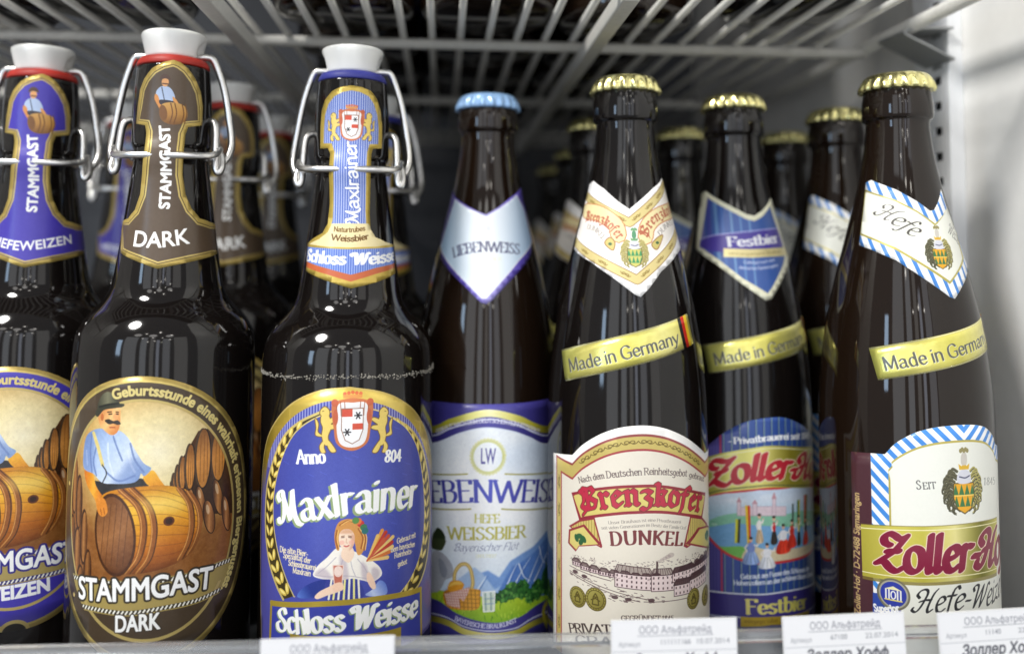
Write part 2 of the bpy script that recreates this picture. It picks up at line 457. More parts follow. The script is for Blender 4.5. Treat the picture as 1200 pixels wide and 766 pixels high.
def pen_glyph(ch, font):
    key = (ch, font)
    if key in _pen_cache:
        return _pen_cache[key]
    src = GLY
    d = None
    if (font in ('script', 'scriptbold') or (font == 'pub' and ch.isupper())) and ch in SCRIPT:
        d = SCRIPT[ch]
    if font == 'frak' and ch in FRAK:
        d = FRAK[ch]
    if d is None:
        d = GLY.get(ch, GLY.get(ch.lower(), GLY['-']))
    st, se, adv = d.split('|')
    w, t, ang, tick = PENS[font]
    nib = ellipse(0, 0, w / 2, t / 2, ang, 8)
    polys = []
    for s in st.split(';'):
        if not s:
            continue
        kind, rest = s[0], s[1:].split()
        pts = [tuple(float(v) for v in p.split(',')) for p in rest]
        if kind == 'c':
            pts = catmull(pts, n=5)
        elif kind == 'o':
            pts = catmull(pts, True, n=4)
            pts.append(pts[0])
        for p, q in zip(pts[:-1], pts[1:]):
            polys.append(hull([(p[0] + a, p[1] + b) for a, b in nib] + [(q[0] + a, q[1] + b) for a, b in nib]))
    if tick and se:
        for p in se.split():
            x, y = (float(v) for v in p.split(','))
            k = t * 0.9
            y = min(max(y, k / 2), 10 - k / 2) if 0 <= y <= 10 else y
            polys.append([(x - tick / 2 + .1, y - k / 2), (x + tick / 2 + .1, y - k / 2), (x + tick / 2 + .1, y + k / 2), (x - tick / 2 + .1, y + k / 2)])
    polys = [[(x / 10, y / 10) for x, y in p] for p in polys if len(p) > 2]
    _pen_cache[key] = (polys, float(adv) / 10)
    return _pen_cache[key]


_sans_cache = {}
_fcap = [None]


def sans(s):
    if s in _sans_cache:
        return _sans_cache[s]
    cu = bpy.data.curves.new('lettering', 'FONT')
    cu.body = s
    cu.fill_mode = 'NONE'
    ob = bpy.data.objects.new('lettering', cu)
    COL.objects.link(ob)
    dg = bpy.context.evaluated_depsgraph_get()
    c = ob.evaluated_get(dg).to_curve(dg)
    polys = []
    for sp in c.splines:
        bp = sp.bezier_points
        p = []
        n = len(bp)
        for i in range(n):
            a, b = bp[i], bp[(i + 1) % n]
            A, B, C_, D = a.co, a.handle_right, b.handle_left, b.co
            straight = (B - A).cross(D - A).length < 1e-5 and (C_ - A).cross(D - A).length < 1e-5
            for k in range(1 if straight else 6):
                t = k / 6
                q = A * (1 - t) ** 3 + B * 3 * t * (1 - t) ** 2 + C_ * 3 * t * t * (1 - t) + D * t ** 3
                p.append((q.x, q.y))
        polys.append(p)
    ob.to_curve_clear()
    bpy.data.objects.remove(ob)
    bpy.data.curves.remove(cu)
    if _fcap[0] is None and s != 'H':
        _fcap[0] = 1.0
        hp, _w = sans('H')
        _fcap[0] = max(y for g in hp for x, y in g)
        del _sans_cache['H']
    cap = _fcap[0] or 1.0
    polys = [[(x / cap, y / cap) for x, y in g] for g in polys]
    width = max([x for g in polys for x, y in g] or [0.3])
    _sans_cache[s] = (polys, width)
    return _sans_cache[s]


def layout(s, font, gap=0.0):
    if font == 'sans':
        return sans(s)
    x = 0.0
    out = []
    for ch in s:
        k = 1.0
        if ch == '^':
            continue
        g, adv = pen_glyph(ch, font)
        for p in g:
            out.append([(a + x, b) for a, b in p])
        x += adv + gap
    return out, x


# ================================================================ the prints of the labels (s = mm round the glass, h = mm above the shelf)
GOLD = (176, 152, 84)
PALE_GOLD = (205, 182, 112)


def cooper(a, col_hat=(88, 86, 66)):
    """man in a hat rolling a barrel, for the front oval"""
    # vault and cellar
    clip = a.cellar
    a.fill([(-40.3, 134.83), (61.05, 130.95), (60.86, 16.16), (-40.59, 29.12)], rad((8.27, 109.02)[0], (8.27, 109.02)[1], 42, 36, (250, 240, 205), (238, 220, 165), (206, 168, 98), (140, 88, 40)), clip=clip)
    a.mottle(9, 3.0, clip)
    for (x, y, rx, ry, c) in [(-27, 96, 2.0, 11, 0), (-23.5, 90, 1.8, 10, 1), (-28, 76, 2.2, 9, 1), (-24, 72, 2.0, 9, 0), (-20, 78, 1.6, 10, 0), (-26, 60, 2.2, 8, 0), (-21.5, 60, 2.0, 8, 1), (-17.5, 66, 1.6, 8, 1), (-16, 58, 1.8, 6, 0)]:
        a.fill(ellipse(x, y, rx + .5, ry), (66, 36, 16), clip=clip)
        a.fill(ellipse(x + .3, y, rx, ry - 1), [lin((x - rx, 0), (x + rx, 0), (82, 44, 18), (176, 120, 62), (96, 54, 22)), lin((x - rx, 0), (x + rx, 0), (120, 72, 30), (150, 98, 48), (70, 38, 16))][c], clip=clip)
    a.fill([(12.53, 97.75), (16.05, 105.1), (22.25, 115.44), (27.88, 115.98), (40.66, 104.88), (41.49, 80.94), (12.79, 87.06)], lin((18, 60), (44, 100), (150, 100, 50), (70, 40, 18), (58, 34, 16), (84, 50, 22)), clip=clip)
    for (x, y, rx, ry) in COOPER_BARRELS:
        a.fill(ellipse(x - .5, y + .2, rx + .3, ry + .2), (78, 58, 40), clip=clip)
        a.fill(ellipse(x + .3, y - .2, rx + .35, ry + .4), (40, 22, 10), clip=clip)
        a.fill(ellipse(x, y, rx, ry), lin((x - rx, y + ry), (x + rx, y - ry), (132, 82, 38), (222, 150, 70), (196, 128, 52)), clip=clip)
        for u in (-.4, .1, .55):
            a.line([(x + u * rx, y + ry * .8), (x + u * rx * 1.1, y - ry * .8)], .22, (120, 70, 28), a=.7, clip=clip)
    for (x, y, rx, ry, rot) in COOPER_LOW:
        a.fill(ellipse(x, y, rx, ry, rot), lin((x - rx, y), (x + rx, y), (70, 38, 18), (196, 134, 76), (110, 64, 28)), clip=clip)
        a.line(ellipse(x, y, rx, ry, rot), .35, (44, 24, 12), closed=True, clip=clip)
        a.fill(ellipse(x - rx * .3, y + ry * .45, rx * .3, ry * .3, rot), (232, 204, 168), a=.7, clip=clip)
    # figure
    a.fill(catmull([(-15.64, 98.57), (-7.23, 98.48), (2.73, 100.06), (4.95, 96.45), (-5.02, 92.82), (-11.4, 93.16), (-14.25, 95.49)], True), (52, 50, 50), clip=clip)
    a.fill(catmull([(-20.51, 102.22), (-16.46, 101.7), (-14.3, 96.77), (-10.63, 92.58), (-9.4, 88.71), (-11.34, 87.12), (-13.43, 88.86), (-14.96, 92.23), (-19.25, 97.21)], True), lin((-20.27, 97.41), (-10.74, 95.76), (214, 120, 30), (244, 176, 58), (206, 108, 30)))
    a.fill(catmull([(3.51, 100.67), (6.61, 102.75), (9.1, 99.36), (11.61, 95.28), (10.12, 94.47), (6.76, 96.66), (4.61, 98.07)], True), lin((6.61, 102.75), (8, 94.97), (250, 190, 60), (226, 140, 30)))
    shirt = catmull([(-20.25, 113.91), (-16.38, 116.85), (-12.26, 117.58), (-8.48, 115.7), (-5.74, 117.18), (-2.37, 114.85), (0.94, 109.38), (3.51, 105.46), (6.11, 103.42), (3.93, 100.84), (2.68, 101.79), (1.81, 99.65), (-0.65, 98.43), (-7.22, 98.1), (-11.97, 98.36), (-15.74, 101.12), (-20.73, 102.39), (-21.6, 106.95)], True)
    a.fill(shirt, lin((-20.09, 114.9), (2.44, 99.12), (120, 146, 192), (176, 198, 232), (208, 222, 242), (140, 168, 212)))
    sc = a.full(shirt)
    for p in ([(-17.21, 115.17), (-17.66, 108.67), (-16.64, 101.68)], [(-1.35, 112.6), (0.38, 106.83), (3.59, 102.26)], [(-7.75, 115.08), (-6.25, 111.28), (-4.09, 106.53)], [(-10.21, 102.17), (-5.21, 99.17), (0.54, 101.08)], [(-14.84, 110.84), (-15.92, 105.61), (-14.45, 100.6)]):
        a.line(p, .7, (98, 122, 176), smooth=True, a=.7, clip=sc)
    for p in ([(-9.82, 112.43), (-9.26, 106.7), (-7.31, 101.03)], [(-2.24, 110.05), (-0.82, 104.93), (0.5, 102.36)], [(-19.81, 109.1), (-19.08, 104)]):
        a.line(p, .8, (226, 236, 250), smooth=True, a=.6, clip=sc)
    a.line([(-16.33, 115.76), (-14.02, 110.9), (-11.8, 104.64)], 1.5, (226, 206, 130))
    a.line([(-11.96, 104.63), (-10.05, 101.86), (-11.58, 98.26)], .5, (70, 74, 80), smooth=True)
    a.fill(catmull([(-13.95, 124.32), (-8.09, 125.86), (-5.44, 125.08), (-5.22, 122.2), (-5.39, 118.86), (-6.53, 116.27), (-8.83, 115.55), (-11.86, 117.34), (-13.94, 119.8)], True), lin((-13.93, 123.8), (-5.22, 117.71), (206, 130, 70), (248, 196, 128), (214, 128, 66)))
    a.fill(ellipse(*(-7.13, 122.29), .9, 1.1), (240, 170, 110))
    a.fill(ellipse(*(-12.57, 121.81), .7, 1.3), (196, 112, 60))
    a.line([(-10.34, 123.66), (-8.74, 123.91)], .4, (70, 44, 28))
    a.line([(-6.97, 123.9), (-5.94, 123.79)], .4, (70, 44, 28))
    a.line([(-9.8, 122.97), (-8.57, 123.14)], .45, (50, 34, 26))
    a.line([(-6.88, 123.19), (-6.06, 123.08)], .45, (50, 34, 26))
    a.fill(catmull([(-11.44, 120.58), (-9.74, 121.24), (-7.92, 120.59), (-6.19, 120.89), (-5.01, 119.63), (-6.35, 119.29), (-7.89, 119.69), (-9.68, 119.37)], True), (62, 56, 50))
    a.line([(-9.28, 118.23), (-7.15, 118.3)], .4, (170, 80, 50))
    a.fill(catmull([(-14.71, 124.72), (-13.85, 128.33), (-11.94, 130.49), (-10.07, 131.08), (-8.22, 130.17), (-6.62, 128.28), (-5.68, 126.37), (-10.26, 125.79)], True), lin((-14.63, 126.99), (-6.05, 127.32), (64, 64, 50), (122, 120, 94), (60, 60, 46)))
    a.fill(catmull([(-15.46, 122.28), (-15.12, 124.37), (-11.01, 125.88), (-6.03, 126.87), (-3.88, 126.71), (-4.52, 125.74), (-7.36, 125.24), (-11.73, 124.43), (-14.35, 121.97)], True), (58, 58, 44))
    a.line([(-13.99, 125.35), (-10.28, 126.37), (-6.17, 126.94)], .8, (40, 40, 32), smooth=True)
    # barrel
    body = catmull([(-10.81, 94.4), (-3.32, 96.54), (8.33, 97.18), (17.35, 95.09), (22.92, 89.95), (24.69, 82.05), (22.59, 74.02), (17.95, 69.55), (9.06, 66.92), (0.19, 66.11), (-6.62, 66.85), (-12.59, 71.99), (-14.3, 81.81), (-13.26, 90.2)], True)
    a.fill(body, (84, 46, 14))
    bc = a.full(body)
    a.fill(body, lin((3.26, 96.95), (9.07, 66.52), (206, 132, 30), (244, 190, 58), (226, 152, 26), (186, 104, 20), (122, 62, 16)), clip=bc)
    for i in range(9):
        a.line(COOPER_STAVES[i], .32, (128, 70, 18), smooth=True, a=.5, clip=bc)
    for k, p in enumerate(([(-4.41, 96.26), (1.88, 90.33), (4.14, 82.24), (2.87, 72.35), (-1.13, 66.27)], [(-0.64, 96.79), (5.47, 90.15), (7.69, 81.97), (6.42, 72.1), (2.51, 66.15)], [(15.76, 95.58), (19.62, 89.17), (20.62, 81.5), (19.42, 74.94), (16.63, 69.53)], [(19.37, 93.97), (22.97, 87.61), (23.99, 80.83), (22.43, 74.88), (19.92, 70.78)])):
        a.line(p, 2.6 if k in (0, 3) else 2.2, (150, 88, 36), smooth=True, clip=bc)
        a.line([(x + .9, y) for x, y in p], .45, (86, 48, 18), smooth=True, clip=bc)
        a.line([(x - .8, y) for x, y in p], .4, (226, 160, 84), smooth=True, clip=bc, a=.8)
    a.fill(ellipse(*(12.57, 83.99), 1.9, 1.7), (96, 44, 14))
    a.fill(ellipse(*(12.57, 83.99), 1.2, 1.1), (52, 24, 10))
    c0 = (-6.46, 79.97)
    a.fill(ellipse(c0[0], c0[1], 7.9, 14.8, .12), (74, 40, 16))
    a.fill(ellipse(c0[0], c0[1], 7.0, 13.6, .12), lin((c0[0] - 7, c0[1] + 12), (c0[0] + 6, c0[1] - 12), (112, 68, 34), (158, 104, 58), (96, 54, 26)))
    for dx in (-4.4, -2.2, 0, 2.2, 4.4):
        a.line([(c0[0] + dx + .8, c0[1] + 11), (c0[0] + dx - .8, c0[1] - 11)], .25, (74, 42, 20), a=.6, clip=a.full(ellipse(c0[0], c0[1], 7.0, 13.6, .12)))
    a.fill(catmull([(-14.13, 92.3), (-10.63, 92.58), (-9.16, 88.21), (-11.16, 86.18), (-13.4, 87.9)], True), (222, 138, 48))
    for p in ([(-12.17, 88.96), (-11.56, 86.78)], [(-10.81, 89.25), (-10.29, 87.13)]):
        a.line(p, .3, (160, 84, 24))
    a.mottle(9, 1.0, clip)
    bsh = a.full(body)
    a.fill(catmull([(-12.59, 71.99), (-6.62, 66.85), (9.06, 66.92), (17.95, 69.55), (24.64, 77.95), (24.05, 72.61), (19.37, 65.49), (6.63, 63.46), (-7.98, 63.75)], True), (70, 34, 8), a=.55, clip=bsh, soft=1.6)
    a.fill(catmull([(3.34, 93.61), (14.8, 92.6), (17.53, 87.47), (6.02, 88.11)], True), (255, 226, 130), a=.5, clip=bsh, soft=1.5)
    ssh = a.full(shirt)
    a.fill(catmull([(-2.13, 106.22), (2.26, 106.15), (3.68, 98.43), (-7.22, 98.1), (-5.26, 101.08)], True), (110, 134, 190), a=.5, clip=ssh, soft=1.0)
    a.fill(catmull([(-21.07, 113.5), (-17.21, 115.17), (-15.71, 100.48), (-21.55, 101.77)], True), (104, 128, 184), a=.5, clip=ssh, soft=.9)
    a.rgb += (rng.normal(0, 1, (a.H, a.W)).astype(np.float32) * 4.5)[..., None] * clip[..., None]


COOPER_BARRELS = [(p[0], p[1], rx, ry) for p, rx, ry in zip([(14.23, 98.33), (15.43, 99.61), (16.9, 100.78), (19.59, 102.69), (24.41, 105.11), (30.78, 105.34)], (.5, .7, 1.0, 1.5, 2.7, 2.9), (2.6, 4.2, 6.0, 8.2, 10.8, 9.6))]
COOPER_LOW = [(p[0], p[1], rx, ry, rot) for p, rx, ry, rot in zip([(23.68, 89.61), (30.87, 89.43), (21.61, 86.08), (27.23, 82.96), (34.86, 82.45), (20.21, 90.23)], (1.7, 2.1, 1.4, 2.2, 1.9, 1.2), (5.6, 7.2, 4.6, 6.4, 7.0, 4.4), (.2, .25, .2, .2, .2, .1))]
COOPER_STAVES = [[(-7.48, 94.31), (8.37, 95.56), (22.95, 88.57)], [(-5.99, 92.76), (9.69, 93.03), (23.59, 85.85)], [(-4.79, 90.12), (10.52, 90), (24.07, 83.56)], [(-3.59, 86.94), (11.36, 86.55), (24.26, 81.6)],
                 [(-2.67, 83.49), (11.7, 82.89), (24.31, 79.67)], [(-2.3, 79.78), (11.79, 79.13), (23.93, 77.56)], [(-2.47, 76.06), (11.38, 75.43), (23.26, 75.52)], [(-3.44, 72.35), (10.7, 71.91), (21.91, 73.35)], [(-4.72, 69.16), (9.51, 68.99), (20.04, 71.3)]]


def oval(cx, cy, ax, by, shear=-.06, n=72, e=2.0):
    r = []
    for i in range(n):
        t = 2 * PI * i / n
        c, s = math.cos(t), math.sin(t)
        x = ax * math.copysign(abs(c) ** (2 / e), c)
        y = by * math.copysign(abs(s) ** (2 / e), s)
        r.append((cx + x + shear * y, cy + y))
    return r


def art_cellar_front(scheme):
    dark = scheme == 'dark'
    main = (74, 60, 44) if dark else (70, 60, 172)
    band = (168, 148, 84) if dark else (172, 152, 92)
    O = (4.5, 85.2)
    out = oval(*O, 43.8, 51.6)
    a = Art(-44, 54, 30, 140, 8, GOLD, .35)
    a.fill(oval(*O, 42.4, 50.2), (204, 182, 104), metal=.35)
    a.fill(oval(*O, 41.6, 49.4), main)
    a.fill(oval(*O, 34.6, 43.4), PALE_GOLD, metal=.35)
    a.fill(oval(*O, 33.6, 42.4), main)
    inner = oval(*O, 33.6, 42.4)
    clip = a.full(inner)
    a.cellar = clip * (a.Y > 60)
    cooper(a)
    # name band
    up = catmull([(-30.67, 63.66), (-14.17, 64.1), (-0.8, 63.89), (10.79, 64.19), (22.74, 64.38), (34.22, 65.35), (46.39, 64.38)], n=6)
    lo = catmull([(-29.58, 52.16), (-13.72, 52.08), (-0.45, 51.28), (11.08, 52.04), (23.03, 52.25), (34.55, 53.47), (46.91, 52.99)], n=6)
    bandp = up + lo[::-1]
    inner2 = a.full(oval(*O, 36.5, 45.2))
    a.fill(bandp, band, clip=inner2)
    a.fill(lo + [(40, 20), (-40, 20)], main, clip=clip)
    ring = oval(*O, 34.1, 42.9)
    a.line(ring, 1.2, PALE_GOLD, closed=True, metal=.35, clip=(a.Y < 58).astype(np.float32))
    for crv, off in ((up, -1.2), (lo, 1.2)):
        c = [(x, y + off) for x, y in crv]
        a.line(c, 1.5, (52, 44, 30) if dark else (40, 34, 110), clip=inner2)
        P = np.array(c)
        L = np.concatenate([[0], np.cumsum(np.hypot(*(P[1:] - P[:-1]).T))])
        d = 0
        while d < L[-1]:
            i = min(np.searchsorted(L, d, 'right') - 1, len(P) - 2)
            t = (d - L[i]) / (L[i + 1] - L[i])
            x, y = P[i] + (P[i + 1] - P[i]) * t
            a.line([(x - .3, y - .45), (x + .3, y + .45)], .62, (246, 244, 232), clip=inner2)
            d += 1.5
    a.text('STAMMGAST', [(-21.88, 55.86), (-6.82, 56.59), (5.24, 56.96), (16.76, 57.4), (28.67, 56.58)], 7.6, (252, 252, 250), 'sans', bold=.55, edge=(52, 44, 32) if dark else (44, 36, 130), edge_w=1.0)
    if dark:
        a.text('DARK', [(-5.21, 45.88), (2.63, 46.05), (10.36, 46.11)], 5.6, (250, 250, 248), 'sans', bold=.45, edge=(52, 42, 30), edge_w=.6)
    else:
        a.text('HEFEWEIZEN', [(-18.43, 45.31), (2.63, 46.05), (19.41, 47.03)], 5.0, (250, 250, 250), 'sans', bold=.6)
        a.fill(ellipse(O[0] + 3, 33.6, 5.4, 4.4), PALE_GOLD, metal=.35)
        a.fill(ellipse(O[0] + 3, 33.2, 4.2, 3.4), (30, 24, 20))
    # round the rim
    path = [(O[0] + 36.6 * math.sin(t) - .06 * 44.6 * math.cos(t), O[1] + 44.7 * math.cos(t)) for t in np.linspace(-.28, 2.32, 60)]
    a.text('Geburtsstunde eines wahrhaft erlesenen Biergenusses.', path, 3.6, (222, 204, 130), 'sans', bold=.42, smooth=False)
    for t in (-1.35, -2.25):
        a.fill(ellipse(O[0] + 38 * math.sin(t), O[1] + 46 * math.cos(t), .8, .8), PALE_GOLD)
    a.mottle(2.5, .8)
    return a, out


def art_cellar_neck(scheme):
    dark = scheme == 'dark'
    main = (88, 72, 56) if dark else (72, 60, 172)
    half = [(4.04, 258.56), (-0.07, 257.3), (-4.14, 254.92), (-7.61, 250.98), (-9.76, 246.67), (-10.8, 239.84), (-11.31, 233.05), (-6.13, 232.01), (-5.43, 229.27), (-5.14, 222.24), (-6.27, 214), (-7.19, 204.63), (-9.46, 198.63), (-13.44, 195.35), (-21.66, 194.44), (-18.93, 188.02), (-16.38, 181.76), (-6.51, 178.63), (1.79, 175.71)]
    half2 = [(1.79, 175.71), (13.56, 178.34), (29.53, 181.79), (30.49, 188.48), (29.81, 193.78), (23.26, 194.56), (17.1, 195.68), (13.05, 199.6), (10.43, 204.91), (9.18, 212.64), (9.73, 220.95), (9.61, 228.73), (10.52, 231.92), (16.92, 233.43), (17.15, 241.16), (15.79, 246.94), (13.1, 251.77), (9.67, 255.77), (6.61, 257.79)]
    out = half + half2[1:]
    a = Art(-26, 24, 170, 266, 9, GOLD, .35)
    cx, cy = np.mean([p[0] for p in out]), 215

    def inset(d):
        P = [np.array(p) for p in out]
        r = []
        n = len(P)
        for i in range(n):
            e0 = P[i] - P[i - 1]
            e1 = P[(i + 1) % n] - P[i]
            e0 = e0 / (np.hypot(*e0) + 1e-9)
            e1 = e1 / (np.hypot(*e1) + 1e-9)
            t = e0 + e1
            t = t / (np.hypot(*t) + 1e-9)
            r.append(tuple(P[i] + d * np.array([-t[1], t[0]])))
        return r
    sgn = 1 if ccw(out) is out else -1
    a.fill(out, (196, 170, 92), metal=.35)
    a.fill(inset(sgn * 1.8), (70, 54, 34) if dark else (60, 46, 90))
    a.fill(inset(sgn * 2.1), (206, 182, 108), metal=.3)
    a.fill(inset(sgn * 2.75), main)
    # little figure and barrel
    def T(p):
        return [(FX + (x - 50) * FS, FY + (y - 50) * FS) for x, y in p]
    FX, FY, FS = (2.87, 241.19)[0], (2.87, 241.19)[1], .15
    a.fill(T(catmull([(18, 78), (30, 92), (48, 92), (60, 80), (66, 60), (52, 52), (30, 54), (20, 60)], True)), (178, 196, 226))
    a.fill(T(catmull([(16, 72), (24, 66), (30, 48), (36, 36), (30, 32), (22, 44), (14, 60)], True)), (212, 140, 70))
    a.fill(T(catmull([(60, 66), (68, 60), (76, 46), (70, 42), (62, 54)], True)), (224, 156, 84))
    a.fill(T(ellipse(40, 104, 9, 12)), (226, 164, 106))
    a.fill(T(catmull([(26, 110), (32, 124), (46, 124), (54, 110), (40, 114)], True)), (84, 60, 48))
    a.line(T([(34, 100), (48, 99)]), .5, (90, 60, 44))
    a.line(T([(32, 90), (40, 56)]), .4, (84, 92, 110))
    a.fill(T(catmull([(28, 56), (60, 54), (66, 44), (34, 42)], True)), (52, 48, 56))
    a.fill(T(catmull([(32, 42), (50, 50), (80, 48), (96, 36), (98, 14), (84, -4), (56, -8), (36, 2), (28, 22)], True)), lin(T([(60, 50)])[0], T([(60, -8)])[0], (204, 156, 84), (184, 132, 62), (120, 78, 34)))
    a.fill(T(ellipse(38, 22, 10, 21, .15)), (122, 80, 40))
    for dx in (56, 66, 84, 92):
        a.line(T([(dx, 48), (dx + 5, 22), (dx - 1, -5)]), .4, (110, 70, 30), smooth=True)
    # lettering
    a.text('STAMMGAST', [(4.63, 198.97), (4.93, 217.37), (3.45, 232.03)], 3.7, (250, 250, 248), 'sans', bold=.5)
    if dark:
        a.text('DARK', [(-9.15, 184.57), (1.25, 183.92), (13.13, 185.71)], 5.9, (252, 252, 250), 'sans', bold=.35)
    else:
        a.text('HEFEWEIZEN', [(-13.33, 185.26), (1.32, 182.93), (20.13, 186.17)], 3.7, (250, 250, 250), 'sans', bold=.25)
    a.mottle(3, 1.0)
    # crease where the wire runs below the paper
    return a, out


# ---------------------------------------------------------------- blue wheat beer with the brewery girl
def wheat_ear(a, path, w, n):
    P = np.array(catmull(path, n=12))
    L = np.concatenate([[0], np.cumsum(np.hypot(*(P[1:] - P[:-1]).T))])
    for k in range(n):
        d = L[-1] * (k + .5) / n
        i = min(np.searchsorted(L, d, 'right') - 1, len(P) - 2)
        t = (d - L[i]) / (L[i + 1] - L[i])
        p = P[i] + (P[i + 1] - P[i]) * t
        dv = P[i + 1] - P[i]
        ang = math.atan2(dv[1], dv[0])
        nx, ny = -math.sin(ang), math.cos(ang)
        for sd in (-1, 1):
            c = (p[0] + sd * nx * w * .27, p[1] + sd * ny * w * .27)
            a.fill(ellipse(c[0], c[1], w * .42, w * .19, ang + sd * .5, 14), (214, 186, 84))
            a.fill(ellipse(c[0] - .1, c[1] + .1, w * .28, w * .09, ang + sd * .5, 10), (246, 228, 140))


def lion(a, cx, cy, s, flip):
    def T(p):
        return [(cx + flip * x * s, cy + y * s) for x, y in p]
    g, k = (236, 208, 110), (120, 86, 30)
    shapes = [[(0, 9), (2.6, 8), (3, 5), (2, 2), (2.4, -2), (1, -6), (-1, -6), (-.6, -2), (-2, 2), (-1.6, 6)],
              [(-1, 10.6), (1, 12.4), (3, 11), (3.4, 9), (1.6, 7.4), (-.8, 8)],
              [(-1, 6), (-4, 7.6), (-5.2, 6.8), (-4, 5.6), (-1.4, 4)], [(-1.4, 3.4), (-4.4, 3.6), (-5.4, 2.6), (-4, 1.8), (-1.4, 1.4)],
              [(1, -4), (3.4, -7), (2.6, -10), (.6, -10), (1.4, -7.6)], [(-.6, -4), (-3, -6.6), (-4.6, -9.4), (-2.4, -9.8), (-.6, -7)],
              [(2, -2), (4.6, 0), (4.4, 4), (6, 6.4), (5.4, 2), (5.6, -1.6)]]
    for q in shapes:
        a.line(T(q), .9 * s, k, closed=True, smooth=True)
        a.fill(catmull(T(q), True), k)
    for q in shapes:
        c = np.mean(q, 0)
        a.fill(catmull(T([(c[0] + (x - c[0]) * 1.02, c[1] + (y - c[1]) * 1.02) for x, y in q]), True), g)
    a.line(T([(1.6, 10.4), (2.4, 10.2)]), .3 * s, k)


def crest(a, cx, cy, s):
    def T(p):
        return [(cx + x * s, cy + y * s) for x, y in p]
    # mantle with ermine lining and crown
    a.fill(catmull(T([(-7.5, 9), (0, 10.6), (7.5, 9), (9, 6), (8, -2), (6.4, -9), (0, -12), (-6.4, -9), (-8, -2), (-9, 6)]), True), (206, 118, 72))
    a.fill(catmull(T([(-6, 8), (0, 8.6), (6, 8), (6.8, 0), (5.4, -8.4), (0, -10.6), (-5.4, -8.4), (-6.8, 0)]), True), (240, 238, 238))
    for x in (-7, -5.2, -3.4, 3.4, 5.2, 7):
        a.line(T([(x, 9), (x * .92, 3)]), .35 * s, (154, 74, 44), a=.8)
    sh = T([(-4.6, 6), (4.6, 6), (4.6, -3), (3, -7.4), (0, -9), (-3, -7.4), (-4.6, -3)])
    a.fill(sh, (252, 252, 252))
    cl = a.full(sh)
    a.fill(T([(-5, 2.6), (0, 2.6), (0, 6.5), (-5, 6.5)]), (216, 84, 60), clip=cl)
    a.fill(T([(0, -3), (5, -3), (5, -.4), (0, -.4)]), (216, 84, 60), clip=cl)
    for (x, y) in ((2.4, 3), (-2.2, -4)):
        for t in range(6):
            b = t * PI / 3
            a.line(T([(x, y), (x + 1.5 * math.cos(b), y + 1.5 * math.sin(b))]), .55 * s, (40, 36, 40))
    a.line(sh, .3, (150, 110, 90), closed=True)
    for x in (-3.4, -1.7, 0, 1.7, 3.4):
        a.fill(ellipse(*T([(x, 13 - abs(x) * .16)])[0], .8 * s, .8 * s), (214, 110, 70))
    a.fill(T([(-4, 10.6), (4, 10.6), (4.2, 12), (-4.2, 12)]), (220, 150, 80))
    for sd in (-1, 1):
        a.fill(ellipse(*T([(sd * 7.6, 8.6)])[0], 1.5 * s, 1.6 * s), (196, 96, 60))
        a.fill(ellipse(*T([(sd * 7.2, 2.4)])[0], 1.1 * s, 3.4 * s), (196, 96, 60))


